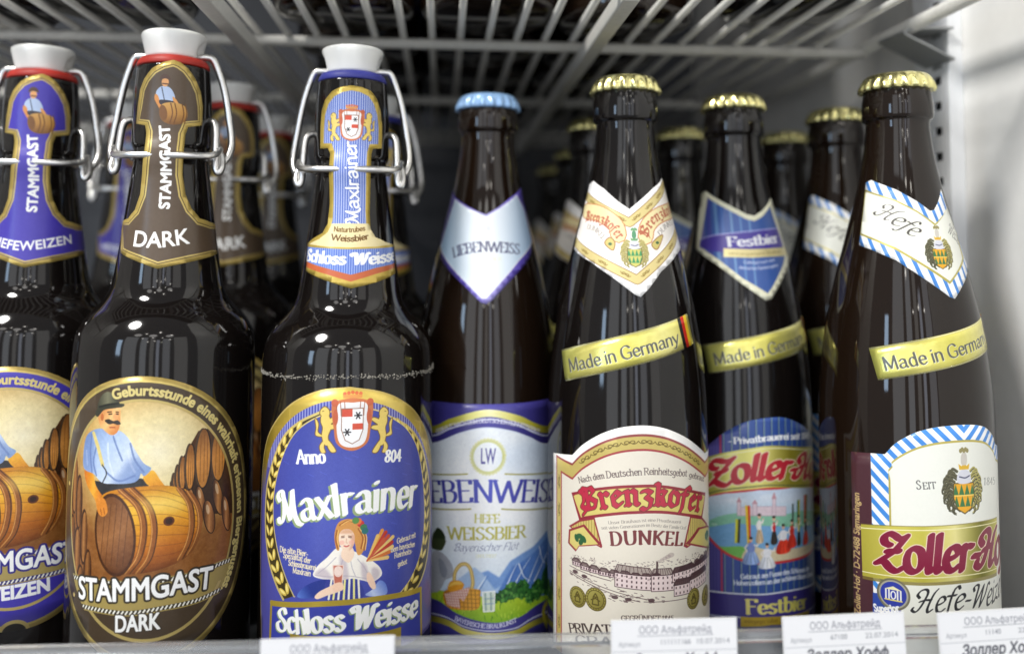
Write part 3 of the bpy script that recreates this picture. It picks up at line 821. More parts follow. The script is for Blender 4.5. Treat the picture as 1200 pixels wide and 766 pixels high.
def art_girl_front():
    out0 = [(4.12, 132.26), (-6.95, 131.03), (-17.55, 126.45), (-26.43, 119.24), (-34.62, 109.02), (-38.95, 94.48), (-39.58, 68.23), (-36.16, 35.55)]
    out1 = [(4.12, 132.26), (15.44, 130.1), (24.78, 126.01), (34.52, 118.79), (45, 105.47), (54.78, 85.99), (54.72, 61.8), (54.73, 25.85)]
    yb = 33.0
    L = [p for p in out0]
    R = [p for p in out1]
    L = catmull(L, n=5)
    R = catmull(R, n=5)
    out = L[::-1] + R[1:]
    out = [(min(max(x, -44), 58), y) for x, y in out]
    out = [(out[0][0], yb)] + out + [(out[-1][0], yb)]
    a = Art(-46, 60, 30, 136, 8, (70, 70, 178))
    violet = lin((-44, 80), (58, 80), (84, 78, 146), (72, 80, 172), (88, 84, 160), (108, 100, 154))
    a.fill([(-60, 20), (70, 20), (70, 140), (-60, 140)], violet)
    topclip = (a.Y > 100).astype(np.float32)
    for x in np.arange(-46, 60, 1.15):
        a.line([(x, 100), (x, 136)], .42, (196, 200, 232), clip=topclip, a=.75)
    # broad gold rim, fading down the sides
    rim = [p for p in out[1:-1]]
    rc = np.clip((a.Y - 88) / 14, 0, 1).astype(np.float32)
    a.line(rim, 9.2, lin((-40, 110), (50, 130), (150, 126, 40), (224, 194, 90), (238, 210, 110), (170, 142, 50)), clip=rc, metal=.45)
    a.line(rim, 1.2, (226, 200, 120), metal=.4)
    # inner field
    fieldL = catmull([(3.6, 124.41), (-3.59, 122.61), (-11.82, 118.6), (-18.06, 113.13), (-23.47, 103.67), (-27.22, 91.98), (-27.42, 80.83), (-24.49, 70.37), (-20.18, 61.81), (-16.05, 55.36)], n=6)
    fieldR = catmull([(3.6, 124.41), (13.84, 122.91), (21.7, 118.63), (28.43, 113.51), (34.76, 104.22), (38.95, 90.07), (39.99, 76.53), (37.31, 65.79), (31.14, 57.92), (24.11, 52.92)], n=6)
    field = fieldL + fieldR[::-1]
    outerL = catmull([(-6.82, 122.87), (-14.71, 119.06), (-21.87, 113.38), (-27.63, 104.67), (-33.02, 92.48), (-34.01, 79.39), (-31.23, 67.27), (-26.19, 59.01), (-21.26, 53.21)], n=6)
    outerR = catmull([(13.85, 122.28), (22.86, 118.49), (31.34, 112.72), (38.69, 103.43), (45.53, 88.42), (47.43, 74.36), (43.98, 62.01), (37.52, 54.27), (29.32, 50.47)], n=6)
    for o_, f_ in ((outerL, fieldL), (outerR, fieldR)):
        a.fill(o_ + f_[::-1], (64, 54, 28))
        a.line(o_, 1.0, (228, 206, 128), metal=.35)
        a.line(f_, 1.0, (234, 214, 142), metal=.35)
    wheat_ear(a, [(-19.18, 54.85), (-24.76, 62.47), (-29.42, 70.89), (-30.46, 81.79), (-29.6, 93.15), (-24.98, 105.05), (-18.87, 113.05), (-12.51, 117.94)], 5.0, 16)
    wheat_ear(a, [(27.48, 51.97), (34.34, 58.55), (40.2, 66.54), (42.57, 77.46), (41.37, 89.47), (34.77, 103.56), (27.53, 112.67), (20.96, 117.43)], 5.4, 16)
    a.fill(field, (64, 76, 174))
    fc = a.full(field)
    a.fill(field, rad(4, 85, 40, 50, (80, 92, 186), (72, 82, 172), (66, 74, 158)), clip=fc)
    for (x, y) in np.random.default_rng(3).uniform((-24, 70), (38, 118), (26, 2)):
        a.line([(x, y), (x + 2.5, y - 1)], .18, (96, 112, 220), a=.6, clip=fc)
    cc = (5.24, 118.39)
    lion(a, *(-4.12, 115.72), .74, -1)
    lion(a, *(16.32, 114.76), .74, 1)
    crest(a, cc[0], cc[1] + .6, .86)
    a.text('Anno', [(-15.9, 103.57), (-9.5, 104.02), (-4.27, 104.49)], 5.0, (250, 250, 246), 'serifbold', bold=.15)
    a.text('804', [(17.5, 103.52), (21.14, 103.02), (25.09, 102.72)], 4.4, (250, 250, 246), 'serifbold', bold=.15)
    # name with a pale green relief behind the white
    pth = [(-22.87, 81.03), (-7.82, 83.91), (4.74, 85.67), (17.73, 85.79), (33.93, 84.06)]
    pth2 = [(x - .7, y - .6) for x, y in pth]
    a.text('Maxlrainer', pth2, 11.5, (150, 170, 120), 'pub', bold=.4, gap=.05)
    a.text('Maxlrainer', pth, 11.5, (252, 252, 250), 'pub', bold=.12, gap=.05)
    small = [('Die alte Bier-', [(-23.52, 70.24), (-16.36, 70.47), (-10.6, 70.15)]), ('Spezialit\u00e4t der'.replace('\u00e4', 'a'), [(-21.64, 68.4), (-15.19, 68.45), (-9.54, 67.76)]), ('Schlossbrauerei', [(-19.03, 66.04), (-12.96, 65.92), (-7.51, 65.42)]), ('Maxlrain', [(-16.98, 63.56), (-12.91, 63.46), (-9.46, 63.15)])]
    for s, p in small:
        a.text(s, p, 2.1, (240, 226, 190), 'hand', bold=.1)
    for s, p in [('Gebraut mit', [(23.47, 72.06), (28.09, 72.24), (33.56, 72.1)]), ('dem bayrischen', [(20.82, 69.47), (26.37, 69.47), (33.06, 68.66)]), ('Reinheits-', [(22.36, 66.92), (26.41, 66.91), (31.52, 66.51)]), ('gebot', [(23.98, 63.38), (26.46, 63.39), (28.67, 63.44)])]:
        a.text(s, p, 2.0, (240, 226, 190), 'hand', bold=.1)
    girl(a)
    a.rgb += (rng.normal(0, 1, (a.H, a.W)).astype(np.float32) * 4.0)[..., None] * fc[..., None]
    # lower panel
    bx = [(-28.11, 50.37), (-10.63, 52.93), (2.1, 53.79), (18.14, 53.43), (37.58, 50.98)]
    bx = catmull(bx, n=6)
    panel = bx + [(bx[-1][0] + .8, 33), (bx[0][0] - .5, 33)]
    a.fill(panel, (60, 68, 164))
    a.line(bx, 2.0, (206, 178, 70), metal=.45)
    a.line([bx[0], (bx[0][0] - .5, 33)], 1.4, (206, 178, 70), metal=.45)
    a.line([bx[-1], (bx[-1][0] + .8, 33)], 1.4, (206, 178, 70), metal=.45)
    for s, p in (('Schloss', [(-23.69, 41.5), (-13.93, 42.13), (-8.78, 42.99), (3.77, 43.9)]), ('Weisse', [(6.23, 43.98), (14.84, 43.56), (23.85, 42.91), (35.2, 42.08)])):
        a.text(s, [(x - .5, y - .4) for x, y in p], 8.3, (146, 166, 120), 'pub', bold=.3)
        a.text(s, p, 8.3, (252, 252, 250), 'pub', bold=.25)
    gb = [(-17.68, 41.54), (2.26, 41.86), (25.92, 40.72)]
    gb = catmull(gb, n=6)
    a.fill(gb + [(gb[-1][0], 20), (gb[0][0], 20)], (186, 160, 62), metal=.4)
    for k in range(8):
        a.line([(-43 + k * .55, 38), (-42 + k * .5, 52)], .22, (190, 186, 220), a=.6)
    a.mottle(2.5, .8)
    return a, out


def girl(a):
    def m(p):
        return catmull(p, True)
    # sleeves, bodice
    a.fill(m([(-14.53, 55.08), (-13.09, 58.15), (-8.5, 61.12), (-3.15, 62.26), (-1.16, 60.01), (-3.09, 58.11), (-7.72, 55.72)]), lin((-15, 45), (-5, 52), (40, 60, 150), (96, 130, 210), (40, 56, 140)))
    a.fill(m([(10.77, 55.86), (13.45, 57.38), (16.2, 60.13), (18.77, 58.31), (19.19, 54.63), (14.17, 54.67)]), lin((14, 45), (24, 52), (60, 90, 190), (200, 214, 244), (90, 120, 210)))
    a.fill(m([(-3.47, 61.94), (2.01, 63.76), (7.2, 62.09), (9.87, 58.56), (9.26, 54.78), (-2.72, 55.23)]), (58, 66, 150))
    for k in range(7):
        a.line(list(GIRL_STRIPES[k]), .75, (240, 232, 150) if k % 2 else (244, 240, 224))
    GS = (190, 176, 186)
    # white collar
    a.fill(m([(-8.54, 63.68), (-6.89, 66.97), (-3.27, 70.27), (-0.06, 73.46), (3.16, 73.66), (7.07, 71.76), (11.06, 69.38), (15.92, 65.39), (17.04, 61.92), (13.21, 60.01), (9.83, 61.14), (5.9, 62.21), (1.4, 61.86), (-1.84, 62.26), (-5.8, 62.53)]), (248, 242, 232))
    for q in ([(-6.51, 64.42), (-3.22, 67.07), (-0.01, 70.25)], [(-1.21, 63.22), (1.33, 66.35), (2.58, 69.51)], [(7.19, 62.73), (5.85, 66.07), (5.16, 69.35)], [(12.51, 61.41), (10.44, 65.58), (7.76, 69.12)], [(-7.85, 63.72), (-1.86, 63.22), (4.59, 63.28), (13.88, 60.87)]):
        a.line(q, .3, (200, 194, 200), smooth=True)
    col_ = a.full(m([(-8.54, 63.68), (-6.89, 66.97), (-3.27, 70.27), (-0.06, 73.46), (3.16, 73.66), (7.07, 71.76), (11.06, 69.38), (15.92, 65.39), (17.04, 61.92), (13.21, 60.01), (9.83, 61.14), (5.9, 62.21), (1.4, 61.86), (-1.84, 62.26), (-5.8, 62.53)]))
    for q in ([(-7.86, 64.04), (-4.53, 66.41), (-1.2, 62.58), (-4.47, 62.69)], [(1.28, 70.21), (3.2, 70.76), (4.61, 62.32), (2.03, 62.48)], [(9.09, 67.68), (11.1, 66.14), (12.52, 60.76), (9.83, 61.47)], [(13.14, 65.2), (15.94, 64.08), (15.97, 61.47), (13.54, 60.6)]):
        a.fill(m(q), (176, 160, 176), a=.55, clip=col_, soft=.45)
    # hair, face
    a.fill(m([(-0.06, 73.46), (-0.77, 77.98), (0.46, 82.46), (3.67, 83.95), (7.58, 83.03), (9.58, 80.57), (10.44, 75.94), (9.7, 71.49), (7.74, 70.73), (6.7, 75.02), (5.68, 78.98), (1.81, 78.55), (1.21, 74.71), (0.92, 72.66)]), (214, 150, 76))
    a.fill(m([(1.03, 78.58), (2.43, 80.14), (5.01, 79.99), (6.47, 77.95), (6.51, 75.04), (5.43, 72.87), (3.7, 72.15), (2.01, 73.39), (0.94, 75.68)]), (250, 224, 200))
    a.fill(m([(2.52, 73.37), (5.75, 73.49), (6.44, 70.53), (4.53, 68.1), (1.92, 70.18)]), (248, 218, 192))
    for q in ([(7.94, 80.09), (9.63, 76.68), (9.02, 72.86)], [(8.92, 80.64), (10.56, 76.57), (10.09, 72.09)], [(0.17, 79.89), (-0.24, 76.68), (0.59, 73.44)], [(1.11, 81.8), (4.32, 83.27), (7.92, 81.71)]):
        a.line(q, .6, (168, 98, 44), smooth=True)
        a.line([(x + .5, y) for x, y in q], .3, (244, 196, 110), smooth=True)
    fc_ = a.full(m([(1.03, 78.58), (2.43, 80.14), (5.01, 79.99), (6.47, 77.95), (6.51, 75.04), (5.43, 72.87), (3.7, 72.15), (2.01, 73.39), (0.94, 75.68)]))
    a.fill(m([(5.36, 78.36), (6.99, 77.58), (6.79, 73.72), (4.79, 72.46), (5.34, 75.13)]), (206, 140, 110), a=.6, clip=fc_, soft=.4)
    a.fill(m([(1.16, 78.9), (3.07, 80.3), (5.99, 79.73), (5.68, 78.66), (2.45, 78.65)]), (206, 140, 96), a=.55, clip=fc_, soft=.35)
    a.line([(1.82, 77.71), (2.85, 77.86)], .3, (140, 90, 60))
    a.line([(4.27, 77.78), (5.44, 77.51)], .3, (140, 90, 60))
    a.line([(1.82, 77.26), (2.85, 77.34)], .3, (110, 80, 70))
    a.line([(4.4, 77.26), (5.44, 77.06)], .3, (110, 80, 70))
    a.line([(3.64, 76.85), (3.53, 75.38), (4.05, 75.22)], .22, (214, 160, 130))
    a.line([(2.83, 74.25), (3.68, 73.95), (4.57, 74.28)], .45, (206, 96, 90), smooth=True)
    a.fill(ellipse(*(1.98, 75.45), 1.0, .8), (244, 178, 160), a=.6)
    a.fill(ellipse(*(5.47, 75.38), 1.0, .8), (244, 178, 160), a=.6)
    for p, c in zip([(8.77, 81.82), (9.85, 80.42), (7.84, 82.82), (10.4, 79.06), (6.92, 83.15)], ((200, 50, 50), (60, 120, 80), (226, 120, 60), (40, 110, 110), (90, 140, 70))):
        a.fill(ellipse(p[0], p[1], 1.3, 1.2), c)
    # sheaf of wheat
    sh = (11.28, 68.06)
    for p, c in zip([(17.05, 78.25), (18.53, 77.34), (19.67, 75.82), (21.62, 75.11), (21.25, 73.2), (21.42, 71.52), (20.13, 69.81), (19.39, 67.99), (15.29, 76.58), (17.82, 74.85)], ((226, 150, 60), (196, 60, 40), (206, 80, 50), (236, 200, 120), (190, 60, 50), (240, 206, 130), (214, 120, 60), (236, 196, 120), (236, 190, 100), (200, 90, 60))):
        a.line([sh, p], .6, c, w2=1.5)
    # arms, glass
    a.fill(m([(-7.73, 56.04), (-5.73, 58.05), (-1.81, 60.02), (1.4, 61.86), (2.71, 60.2), (1.45, 58.02), (-3.06, 56.51), (-6.69, 55.14)]), (250, 216, 190))
    a.fill(m([(11.34, 63.52), (12.69, 63.33), (14.45, 59.8), (14.69, 57.49), (13.1, 57.76), (11.37, 60.93)]), (248, 212, 186))
    g = [(-1.14, 67.38), (2.61, 67.26), (2.31, 61.18), (1.83, 58.64), (-0.24, 58.72), (-0.66, 61.29)]
    a.fill(g, (196, 110, 90))
    a.fill([(-0.61, 66.73), (2.1, 66.64), (1.88, 63.76), (-0.31, 63.84)], (226, 160, 140))
    a.line(g, .35, (240, 214, 200), closed=True)
    a.fill(ellipse(*(0.83, 65.09), 1.6, 2.0), (250, 236, 226), a=.8)
    a.fill(m([(-1.16, 60.33), (1.41, 61.22), (2.71, 60.2), (2.41, 58.29), (-0.48, 58.08)]), (248, 208, 180))


GIRL_STRIPES = [(p, q) for p, q in zip([(-1.52, 62.26), (0.1, 62.55), (1.71, 62.62), (3.32, 62.66), (4.93, 62.55), (6.55, 62.15), (8.18, 61.66)], [(-2.52, 55.23), (-0.83, 55.22), (0.98, 55.16), (2.91, 55.07), (4.71, 54.94), (6.65, 54.76), (8.6, 54.54)])]


def art_girl_neck():
    half = [(1.12, 249.55), (-2.99, 249), (-7.09, 247.26), (-10.54, 244.04), (-12.44, 239.65), (-13.01, 232.7), (-12.71, 224.22), (-8.44, 224.1), (-7.03, 221.7), (-7.26, 213.15), (-6.94, 201.24), (-7.67, 193.74), (-9.96, 190.01), (-15.89, 187.69), (-19.87, 186.02), (-19.52, 180.85), (-19.13, 174.88), (-8.26, 171.49), (2.48, 168.22)]
    half2 = [(2.48, 168.22), (12.5, 170.45), (25.15, 174), (24.98, 179.24), (25.16, 185.57), (17.85, 186.66), (12.23, 188.45), (9.82, 191.83), (9.33, 198), (9.52, 210.06), (9.76, 222.09), (10.49, 224.33), (15.3, 224.84), (15.55, 233.39), (14.39, 240.33), (12.38, 244.67), (9.34, 247.8), (5.23, 249.11)]
    out = half + half2[1:]
    a = Art(-24, 24, 164, 258, 9, (206, 178, 84), .4)
    a.mottle(10, 2)
    cx = np.mean([p[0] for p in out])
    fld = [(1.16, 247.45), (-2.59, 246.71), (-5.84, 245.07), (-8.61, 242.1), (-10.26, 237.66), (-10.6, 232.47), (-10.69, 226.23), (-6.58, 225.99), (-5.19, 222.35), (-5.37, 213.1), (-5.25, 201.21), (-5.45, 195.08), (-6.77, 190.66), (-9.41, 187.62)]
    fld2 = [(14.38, 188.15), (11, 190.48), (7.93, 193.84), (7.46, 199.65), (7.66, 211.64), (7.87, 222.66), (8.89, 226), (13.08, 226.41), (13.22, 233.09), (12.44, 238.27), (10.64, 242.64), (8.21, 245.53), (4.57, 246.94)]
    f = fld + fld2
    a.fill(f, (86, 112, 196))
    fc = a.full(f)
    for x in np.arange(-22, 22, .95):
        a.line([(x, 190), (x, 258)], .38, (214, 220, 240), clip=fc, a=.8)
    lion(a, *(-5.54, 232.16), .5, -1)
    lion(a, *(8.04, 232.53), .5, 1)
    crest(a, *(1.41, 233.86), .58)
    a.text('Maxlrainer', [(4.8, 193.78), (4.51, 209.83), (3.19, 227.02)], 5.0, (250, 250, 250), 'script', bold=.45, edge=(86, 112, 196), edge_w=.5)
    wd = [(-5.77, 193.72), (9.03, 193.87), (10.6, 190.82), (14.84, 187.81), (23.51, 185.89), (12.28, 184.68), (2.05, 184.25), (-7.67, 184.57), (-18.43, 185.66), (-11.6, 187.64), (-7.53, 190.33)]
    a.fill(wd, (240, 224, 172), metal=.1)
    a.text('Naturtrubes', [(-4.93, 190.65), (1.88, 190.34), (7.64, 191.1)], 1.9, (120, 84, 30), 'hand', bold=.12)
    a.text('Weissbier', [(-5.9, 187.27), (1.98, 186.61), (9.16, 187.71)], 2.3, (110, 74, 26), 'hand', bold=.18)
    band = catmull([(-19.99, 184.64), (-6.88, 183.89), (2.07, 183.58), (12.29, 184), (27.49, 184.9)], n=6) + catmull([(25.33, 178.19), (12.41, 176.19), (2.34, 173.54), (-6.56, 175.84), (-19.5, 178.8)], n=4)
    a.fill(band, (88, 118, 202))
    bc = a.full(band)
    for x in np.arange(-22, 22, .95):
        a.line([(x, 170), (x, 200)], .34, (190, 202, 236), clip=bc, a=.7)
    a.fill([(-19.5, 178.8), (-6.56, 175.84), (2.34, 173.54), (12.41, 176.19), (25.33, 178.19), (25.03, 176.44), (12.45, 173.82), (2.41, 170.88), (-6.48, 173.5), (-19.9, 176.74)], (196, 100, 58))
    a.text('Schloss', [(-19.57, 179.14), (-6.64, 177.84), (0.25, 177.54)], 4.6, (252, 252, 252), 'pub', bold=.25)
    a.text('Weisse', [(2.89, 177.54), (12.38, 177.88), (25.61, 179.59)], 4.6, (252, 252, 252), 'pub', bold=.25)
    a.mottle(2, 1)
    return a, out


# ---------------------------------------------------------------- mountain wheat beer
def art_alp_front():
    out = [(-56, 19), (56, 19), (56, 118.6), (-56, 118.6)]
    a = Art(-56, 56, 19, 118.6, 8, (52, 46, 120))
    vio = lin((-56, 0), (56, 0), (38, 32, 76), (56, 50, 124), (80, 76, 160), (52, 46, 116), (34, 30, 70))  # lighter centre paints the reflection off the curved label into the violet
    a.fill(out, vio)
    top = catmull([(-51.74, 96.38), (-26.86, 100.57), (-12.85, 106.33), (-1.82, 108.8), (9.25, 106.99), (17.54, 103.73), (28.07, 99.33), (48.17, 99.28), (47.5, 103.42)], n=6)
    bot = catmull([(-51.79, 30.87), (-26.09, 35.29), (-14.25, 31.63), (-4.99, 29.29), (3.95, 28.37), (13.47, 29.55), (22.5, 32.44), (36.12, 33.27), (47.77, 34.47)], n=6)
    pic = top + bot[::-1]
    cl = a.full(pic)
    a.fill(pic, lin((0, 110), (0, 40), (222, 234, 248), (246, 250, 254), (252, 253, 255), (222, 236, 249), (184, 212, 243)), clip=cl)
    a.fill(pic, lin((-40, 0), (45, 0), (196, 220, 244), (250, 252, 255), (250, 252, 255), (190, 212, 236)), a=.55, clip=cl)  # white middle and bluer sides put the frontal highlight into the print
    a.fill(ellipse(25, 95, 22, 9), (150, 184, 226), a=.25, clip=cl, soft=3)
    # mountains
    for poly, c in (([(-10.5, 38.35), (-5.1, 48.45), (-0.81, 49.87), (3.87, 46.87), (8.68, 53.11), (14.22, 55.53), (19.97, 57.33), (28.14, 61.97), (48.17, 62.37), (47.18, 69.11), (47.19, 19.91), (-10.46, 31.37)], (120, 158, 216)), ([(-25.08, 35.89), (-12.44, 46.55), (-6.55, 51.2), (-2.95, 48.49), (2.09, 42.09), (5.72, 43.93), (-5.01, 31.72)], (170, 198, 234)),
                    ([(3.89, 41.98), (9.45, 50.55), (15.92, 52.76), (21.44, 55.23), (28.14, 59.06), (43.71, 59.11), (47.18, 61.5), (47.19, 23.67), (9.51, 34.4)], (86, 128, 200))):
        a.fill(poly, c, clip=cl, soft=.25)
    for q in ([(9.48, 41.41), (14.24, 48.44), (18.58, 53.32)], [(15.52, 40.43), (20.47, 48.64), (25.71, 56.04)], [(20.48, 42.93), (28.15, 51.79), (36.09, 56.89)], [(-5.06, 42.16), (-1.52, 47.78)], [(5.73, 40.08), (9.46, 47.74), (11.79, 51.65)], [(28.17, 40.91), (36.1, 47.64), (48.17, 49.39)], [(12.59, 51.53), (15.08, 45.82), (18.6, 43.35)], [(23.49, 56.56), (25.72, 50.26), (30.91, 46.65)]):
        a.line(q, .7, (232, 240, 252), w2=.2, smooth=True, clip=cl, a=.85)
        a.line([(x + .9, y) for x, y in q], .6, (60, 100, 180), w2=.2, smooth=True, clip=cl, a=.5)
    a.mottle(5, 1.5, cl)
    # meadow
    mead = [(-51.79, 30.12), (-25.12, 39.43), (-12.39, 40.25), (2.1, 38.6), (17.71, 37.15), (48.17, 30.39), (47.18, 34.98), (47.19, 4.91), (-51.82, 4.55)]
    a.fill(mead, lin((0, 48), (0, 26), (104, 160, 60), (178, 206, 50), (120, 176, 40)), clip=cl)
    r2 = np.random.default_rng(5)
    for (x, y) in r2.uniform((-45, 24), (45, 46), (420, 2)):
        a.line([(x, y), (x + r2.uniform(-.6, .6), y + r2.uniform(.8, 2))], .28, [(70, 130, 30), (206, 224, 80), (140, 190, 50), (90, 150, 40)][int(r2.integers(4))], clip=cl * a.full(mead))
    # trees
    for (p, rx, ry) in zip([(9.48, 40.71), (5.74, 39.03), (14.26, 40.67), (22.48, 38.87), (28.17, 40.91), (34.17, 40.53), (18.62, 37.31), (43.75, 32), (2.1, 38.6)], (3.4, 2.6, 3.4, 3.4, 3.4, 3.2, 3.0, 4, 1.6), (3.6, 2.6, 3.8, 4.4, 6, 7, 3, 6, 1.8)):
        a.fill(ellipse(p[0], p[1], rx, ry), (36, 86, 40), clip=cl)
        for k in range(34):
            t, q = r2.uniform(0, 2 * PI), math.sqrt(r2.uniform(0, 1))
            a.fill(ellipse(p[0] + rx * q * math.cos(t), p[1] + ry * q * math.sin(t), .8, .6, r2.uniform(0, 3), 8), [(28, 70, 30), (58, 122, 50), (96, 154, 70), (44, 100, 44)][int(r2.integers(4))], clip=cl)
    a.fill([(25.75, 38), (28.16, 51.06), (30.93, 36.45)], (30, 70, 44), clip=cl)
    # seated man seen from the back at the left edge
    a.fill(catmull([(-31.82, 38.01), (-27.31, 52.99), (-24.25, 55.82), (-19.63, 54.51), (-16.23, 50.74), (-16.2, 46.47), (-19.54, 44.5), (-21.28, 41.32), (-24.07, 38.57)], True), lin((-30, 60), (-22, 55), (220, 222, 226), (176, 180, 190)), clip=cl)
    a.fill(catmull([(-23.25, 52.41), (-20.49, 51.86), (-18.71, 48.22), (-19.98, 45.14), (-22.25, 46.86)], True), (146, 152, 166), clip=cl)
    a.fill(catmull([(-27.35, 56.61), (-26.36, 62.64), (-23.37, 64.3), (-21.04, 62.9), (-19.51, 60.63), (-20.54, 57.95), (-22.35, 56.19)], True), (64, 74, 46), clip=cl)
    a.fill(catmull([(-26.34, 61.19), (-24.35, 65.21), (-21.51, 64.63), (-19.7, 61.68), (-23.34, 61.05)], True), (44, 56, 34), clip=cl)
    # basket with bread and cloth
    hb = [(-15.36, 43.03), (-15, 48.06), (-12.67, 51.53), (-10.01, 52.13), (-8.14, 50.13), (-7.15, 45.23), (-7.58, 42.38)]
    a.line(hb, 1.5, (196, 160, 80), smooth=True)
    a.line(hb, .6, (236, 210, 130), smooth=True)
    bas = catmull([(-20.37, 39.35), (-13.77, 41.82), (-4.8, 42.14), (-3.92, 39.69), (-4.76, 34.39), (-10.64, 33.32), (-18.59, 33.62)], True)
    a.fill(bas, lin((-20, 40), (6, 34), (206, 134, 40), (238, 176, 60), (190, 116, 36)))
    bc = a.full(bas)
    for k in range(14):
        x = -20 + k * 1.7
        a.line([(x, 46), (x + 1, 28)], .28, (140, 80, 24), clip=bc, a=.8)
    for k in range(8):
        a.line([(-22, 31 + k * 1.7), (8, 31.6 + k * 1.7)], .26, (140, 80, 24), clip=bc, a=.6)
    a.fill(catmull([(-18.48, 41.12), (-17, 44.21), (-13.01, 45.1), (-10.86, 43.55), (-12.98, 40.85), (-16.97, 40.09)], True), (236, 160, 40))
    a.fill(catmull([(-17.98, 41.92), (-16.18, 43.98), (-13.01, 44.75), (-11.85, 43.81), (-14.97, 43.09)], True), (250, 200, 90))
    clo = [(-19.92, 38.72), (-14.55, 40.66), (-8.47, 43.03), (-9.19, 40.15), (-11.04, 36.81), (-12.96, 38.02), (-12.55, 33.82), (-18.59, 34.33)]
    a.fill(clo, (240, 214, 200))
    cc = a.full(clo)
    for k in range(16):
        a.line([(-26 + k * 1.1, 50), (-20 + k * 1.1, 24)], .3, (196, 90, 80), clip=cc, a=.6)
        a.line([(-28, 28 + k * 1.1), (4, 32 + k * 1.1)], .3, (196, 90, 80), clip=cc, a=.5)
    # glass mug
    mug = [(-3.2, 41.11), (2.08, 41.35), (1.89, 33.25), (-2.59, 33.01)]
    a.fill(mug, (226, 236, 226), a=.9)
    for q in ([(-1.9, 40.41), (-1.58, 33.71)], [(0.41, 40.72), (0.59, 33.66)]):
        a.line(q, .7, (150, 176, 170))
    a.line(mug, .4, (250, 252, 252), closed=True)
    for q in ([(-2.18, 38.29), (1.58, 38.41)], [(-2.17, 36.18), (1.59, 36.29)]):
        a.line(q, .4, (120, 150, 190), a=.7)
    a.rgb += (rng.normal(0, 1, (a.H, a.W)).astype(np.float32) * 4.0)[..., None] * cl[..., None]
    a.mottle(6, .8, cl)
    # upper ribbon
    tg = [(x, y + 3.2) for x, y in top]
    gl = catmull([(-51.67, 102.18), (-26.93, 106.38), (-16.86, 110.7), (-1.85, 114.86), (11.2, 112.24), (19.85, 108.17), (28.06, 105.59), (36.02, 106.14), (47.77, 109.49)], n=6)
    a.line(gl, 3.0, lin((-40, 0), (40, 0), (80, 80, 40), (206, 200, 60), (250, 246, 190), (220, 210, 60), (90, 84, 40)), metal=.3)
    a.line([(x, y - 2.6) for x, y in gl], .5, (220, 224, 240))
    a.text('GEBRAUT NACH DEM DEUTSCHEN REINHEITSGEBOT', [(x, y) for x, y in [(-24.86, 104.83), (-14.83, 108.7), (-1.83, 110.94), (11.21, 109.01), (23.39, 104.44)]], 1.8, (226, 226, 246), 'slim', bold=.12)
    a.line([(x, y) for x, y in top], .5, (226, 234, 250))
    # lower ribbon
    gl2 = catmull([(-51.8, 22.58), (-22.6, 27.27), (-10.41, 24.42), (0.38, 23.02), (11.49, 23.24), (22.51, 25.31), (48.17, 23.58)], n=6)
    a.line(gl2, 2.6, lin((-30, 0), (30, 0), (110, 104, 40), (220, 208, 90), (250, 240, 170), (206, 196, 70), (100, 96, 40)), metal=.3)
    a.line(catmull([(-51.8, 24.84), (-22.63, 29.38), (-10.43, 26.5), (0.37, 25.11), (11.48, 25.34), (22.51, 27.81), (48.17, 25.85)], n=6), .4, (226, 230, 246))
    a.text('BAYERISCHE BRAUKUNST', [(-15.01, 28.72), (-7.86, 27.06), (0.37, 26.15), (5.78, 26.47), (11.87, 27.73)], 1.8, (226, 226, 246), 'slim', bold=.12)
    a.line(catmull([(34.18, 31.73), (28.19, 31.15), (26.35, 27.76), (28.86, 21.92), (34.2, 18.58)], n=6), 2.2, (196, 186, 60), metal=.3)
    # monogram wreath
    wc = (-1.04, 96.72)
    for t in np.linspace(0, 2 * PI, 34):
        a.fill(ellipse(wc[0] + 6.6 * math.cos(t), wc[1] + 6.6 * math.sin(t), 1.1, .42, t + 1.0, 8), (206, 208, 120), a=.75)
        a.fill(ellipse(wc[0] + 7.3 * math.cos(t + .1), wc[1] + 7.3 * math.sin(t + .1), 1.0, .4, t + 2.2, 8), (222, 220, 150), a=.7)
    a.text('LW', [(-4.26, 93.87), (2.22, 93.81)], 6.4, (70, 66, 150), 'sans', bold=.1)
    for q in ([(-28.32, 87.27), (-9.71, 89.43)], [(6.28, 89.36), (31.6, 86.49)], [(-28.14, 72.82), (-8.15, 75.01)], [(4.86, 74.93), (31.63, 71.37)]):
        a.line(q, .55, (176, 168, 70), metal=.3)
    lc = lin((-45, 0), (45, 0), (36, 36, 96), (60, 62, 160), (84, 92, 196), (60, 58, 150), (30, 28, 70))
    a.text('LIEBENWEISS', [(-36.83, 73.83), (-12.65, 77.36), (1.21, 77.75), (15.42, 76.69), (36.06, 73.23)], 9.3, lc, 'serif', bold=.12)
    a.text('HEFE', [(-6.66, 69.44), (-0.91, 69.34), (4.15, 69.33)], 3.6, (206, 202, 110), 'serif', bold=.1, metal=.15)
    a.text('WEISSBIER', [(-18.53, 61.63), (-1.59, 62.49), (15.89, 62)], 5.2, (196, 190, 90), 'serif', bold=.1, metal=.15)
    a.text('Bayerischer Fl\u00f6t', [(-15.63, 57.08), (-1.57, 57.93), (12.17, 57.6)], 3.2, (120, 126, 160), 'script', slant=.35)
    a.text('UNFILTRIERT', [(-5.85, 55.07), (-0.84, 55.12), (2.75, 55)], 1.4, (214, 210, 130), 'slim', a=.6)
    a.mottle(2, .8)
    return a, out


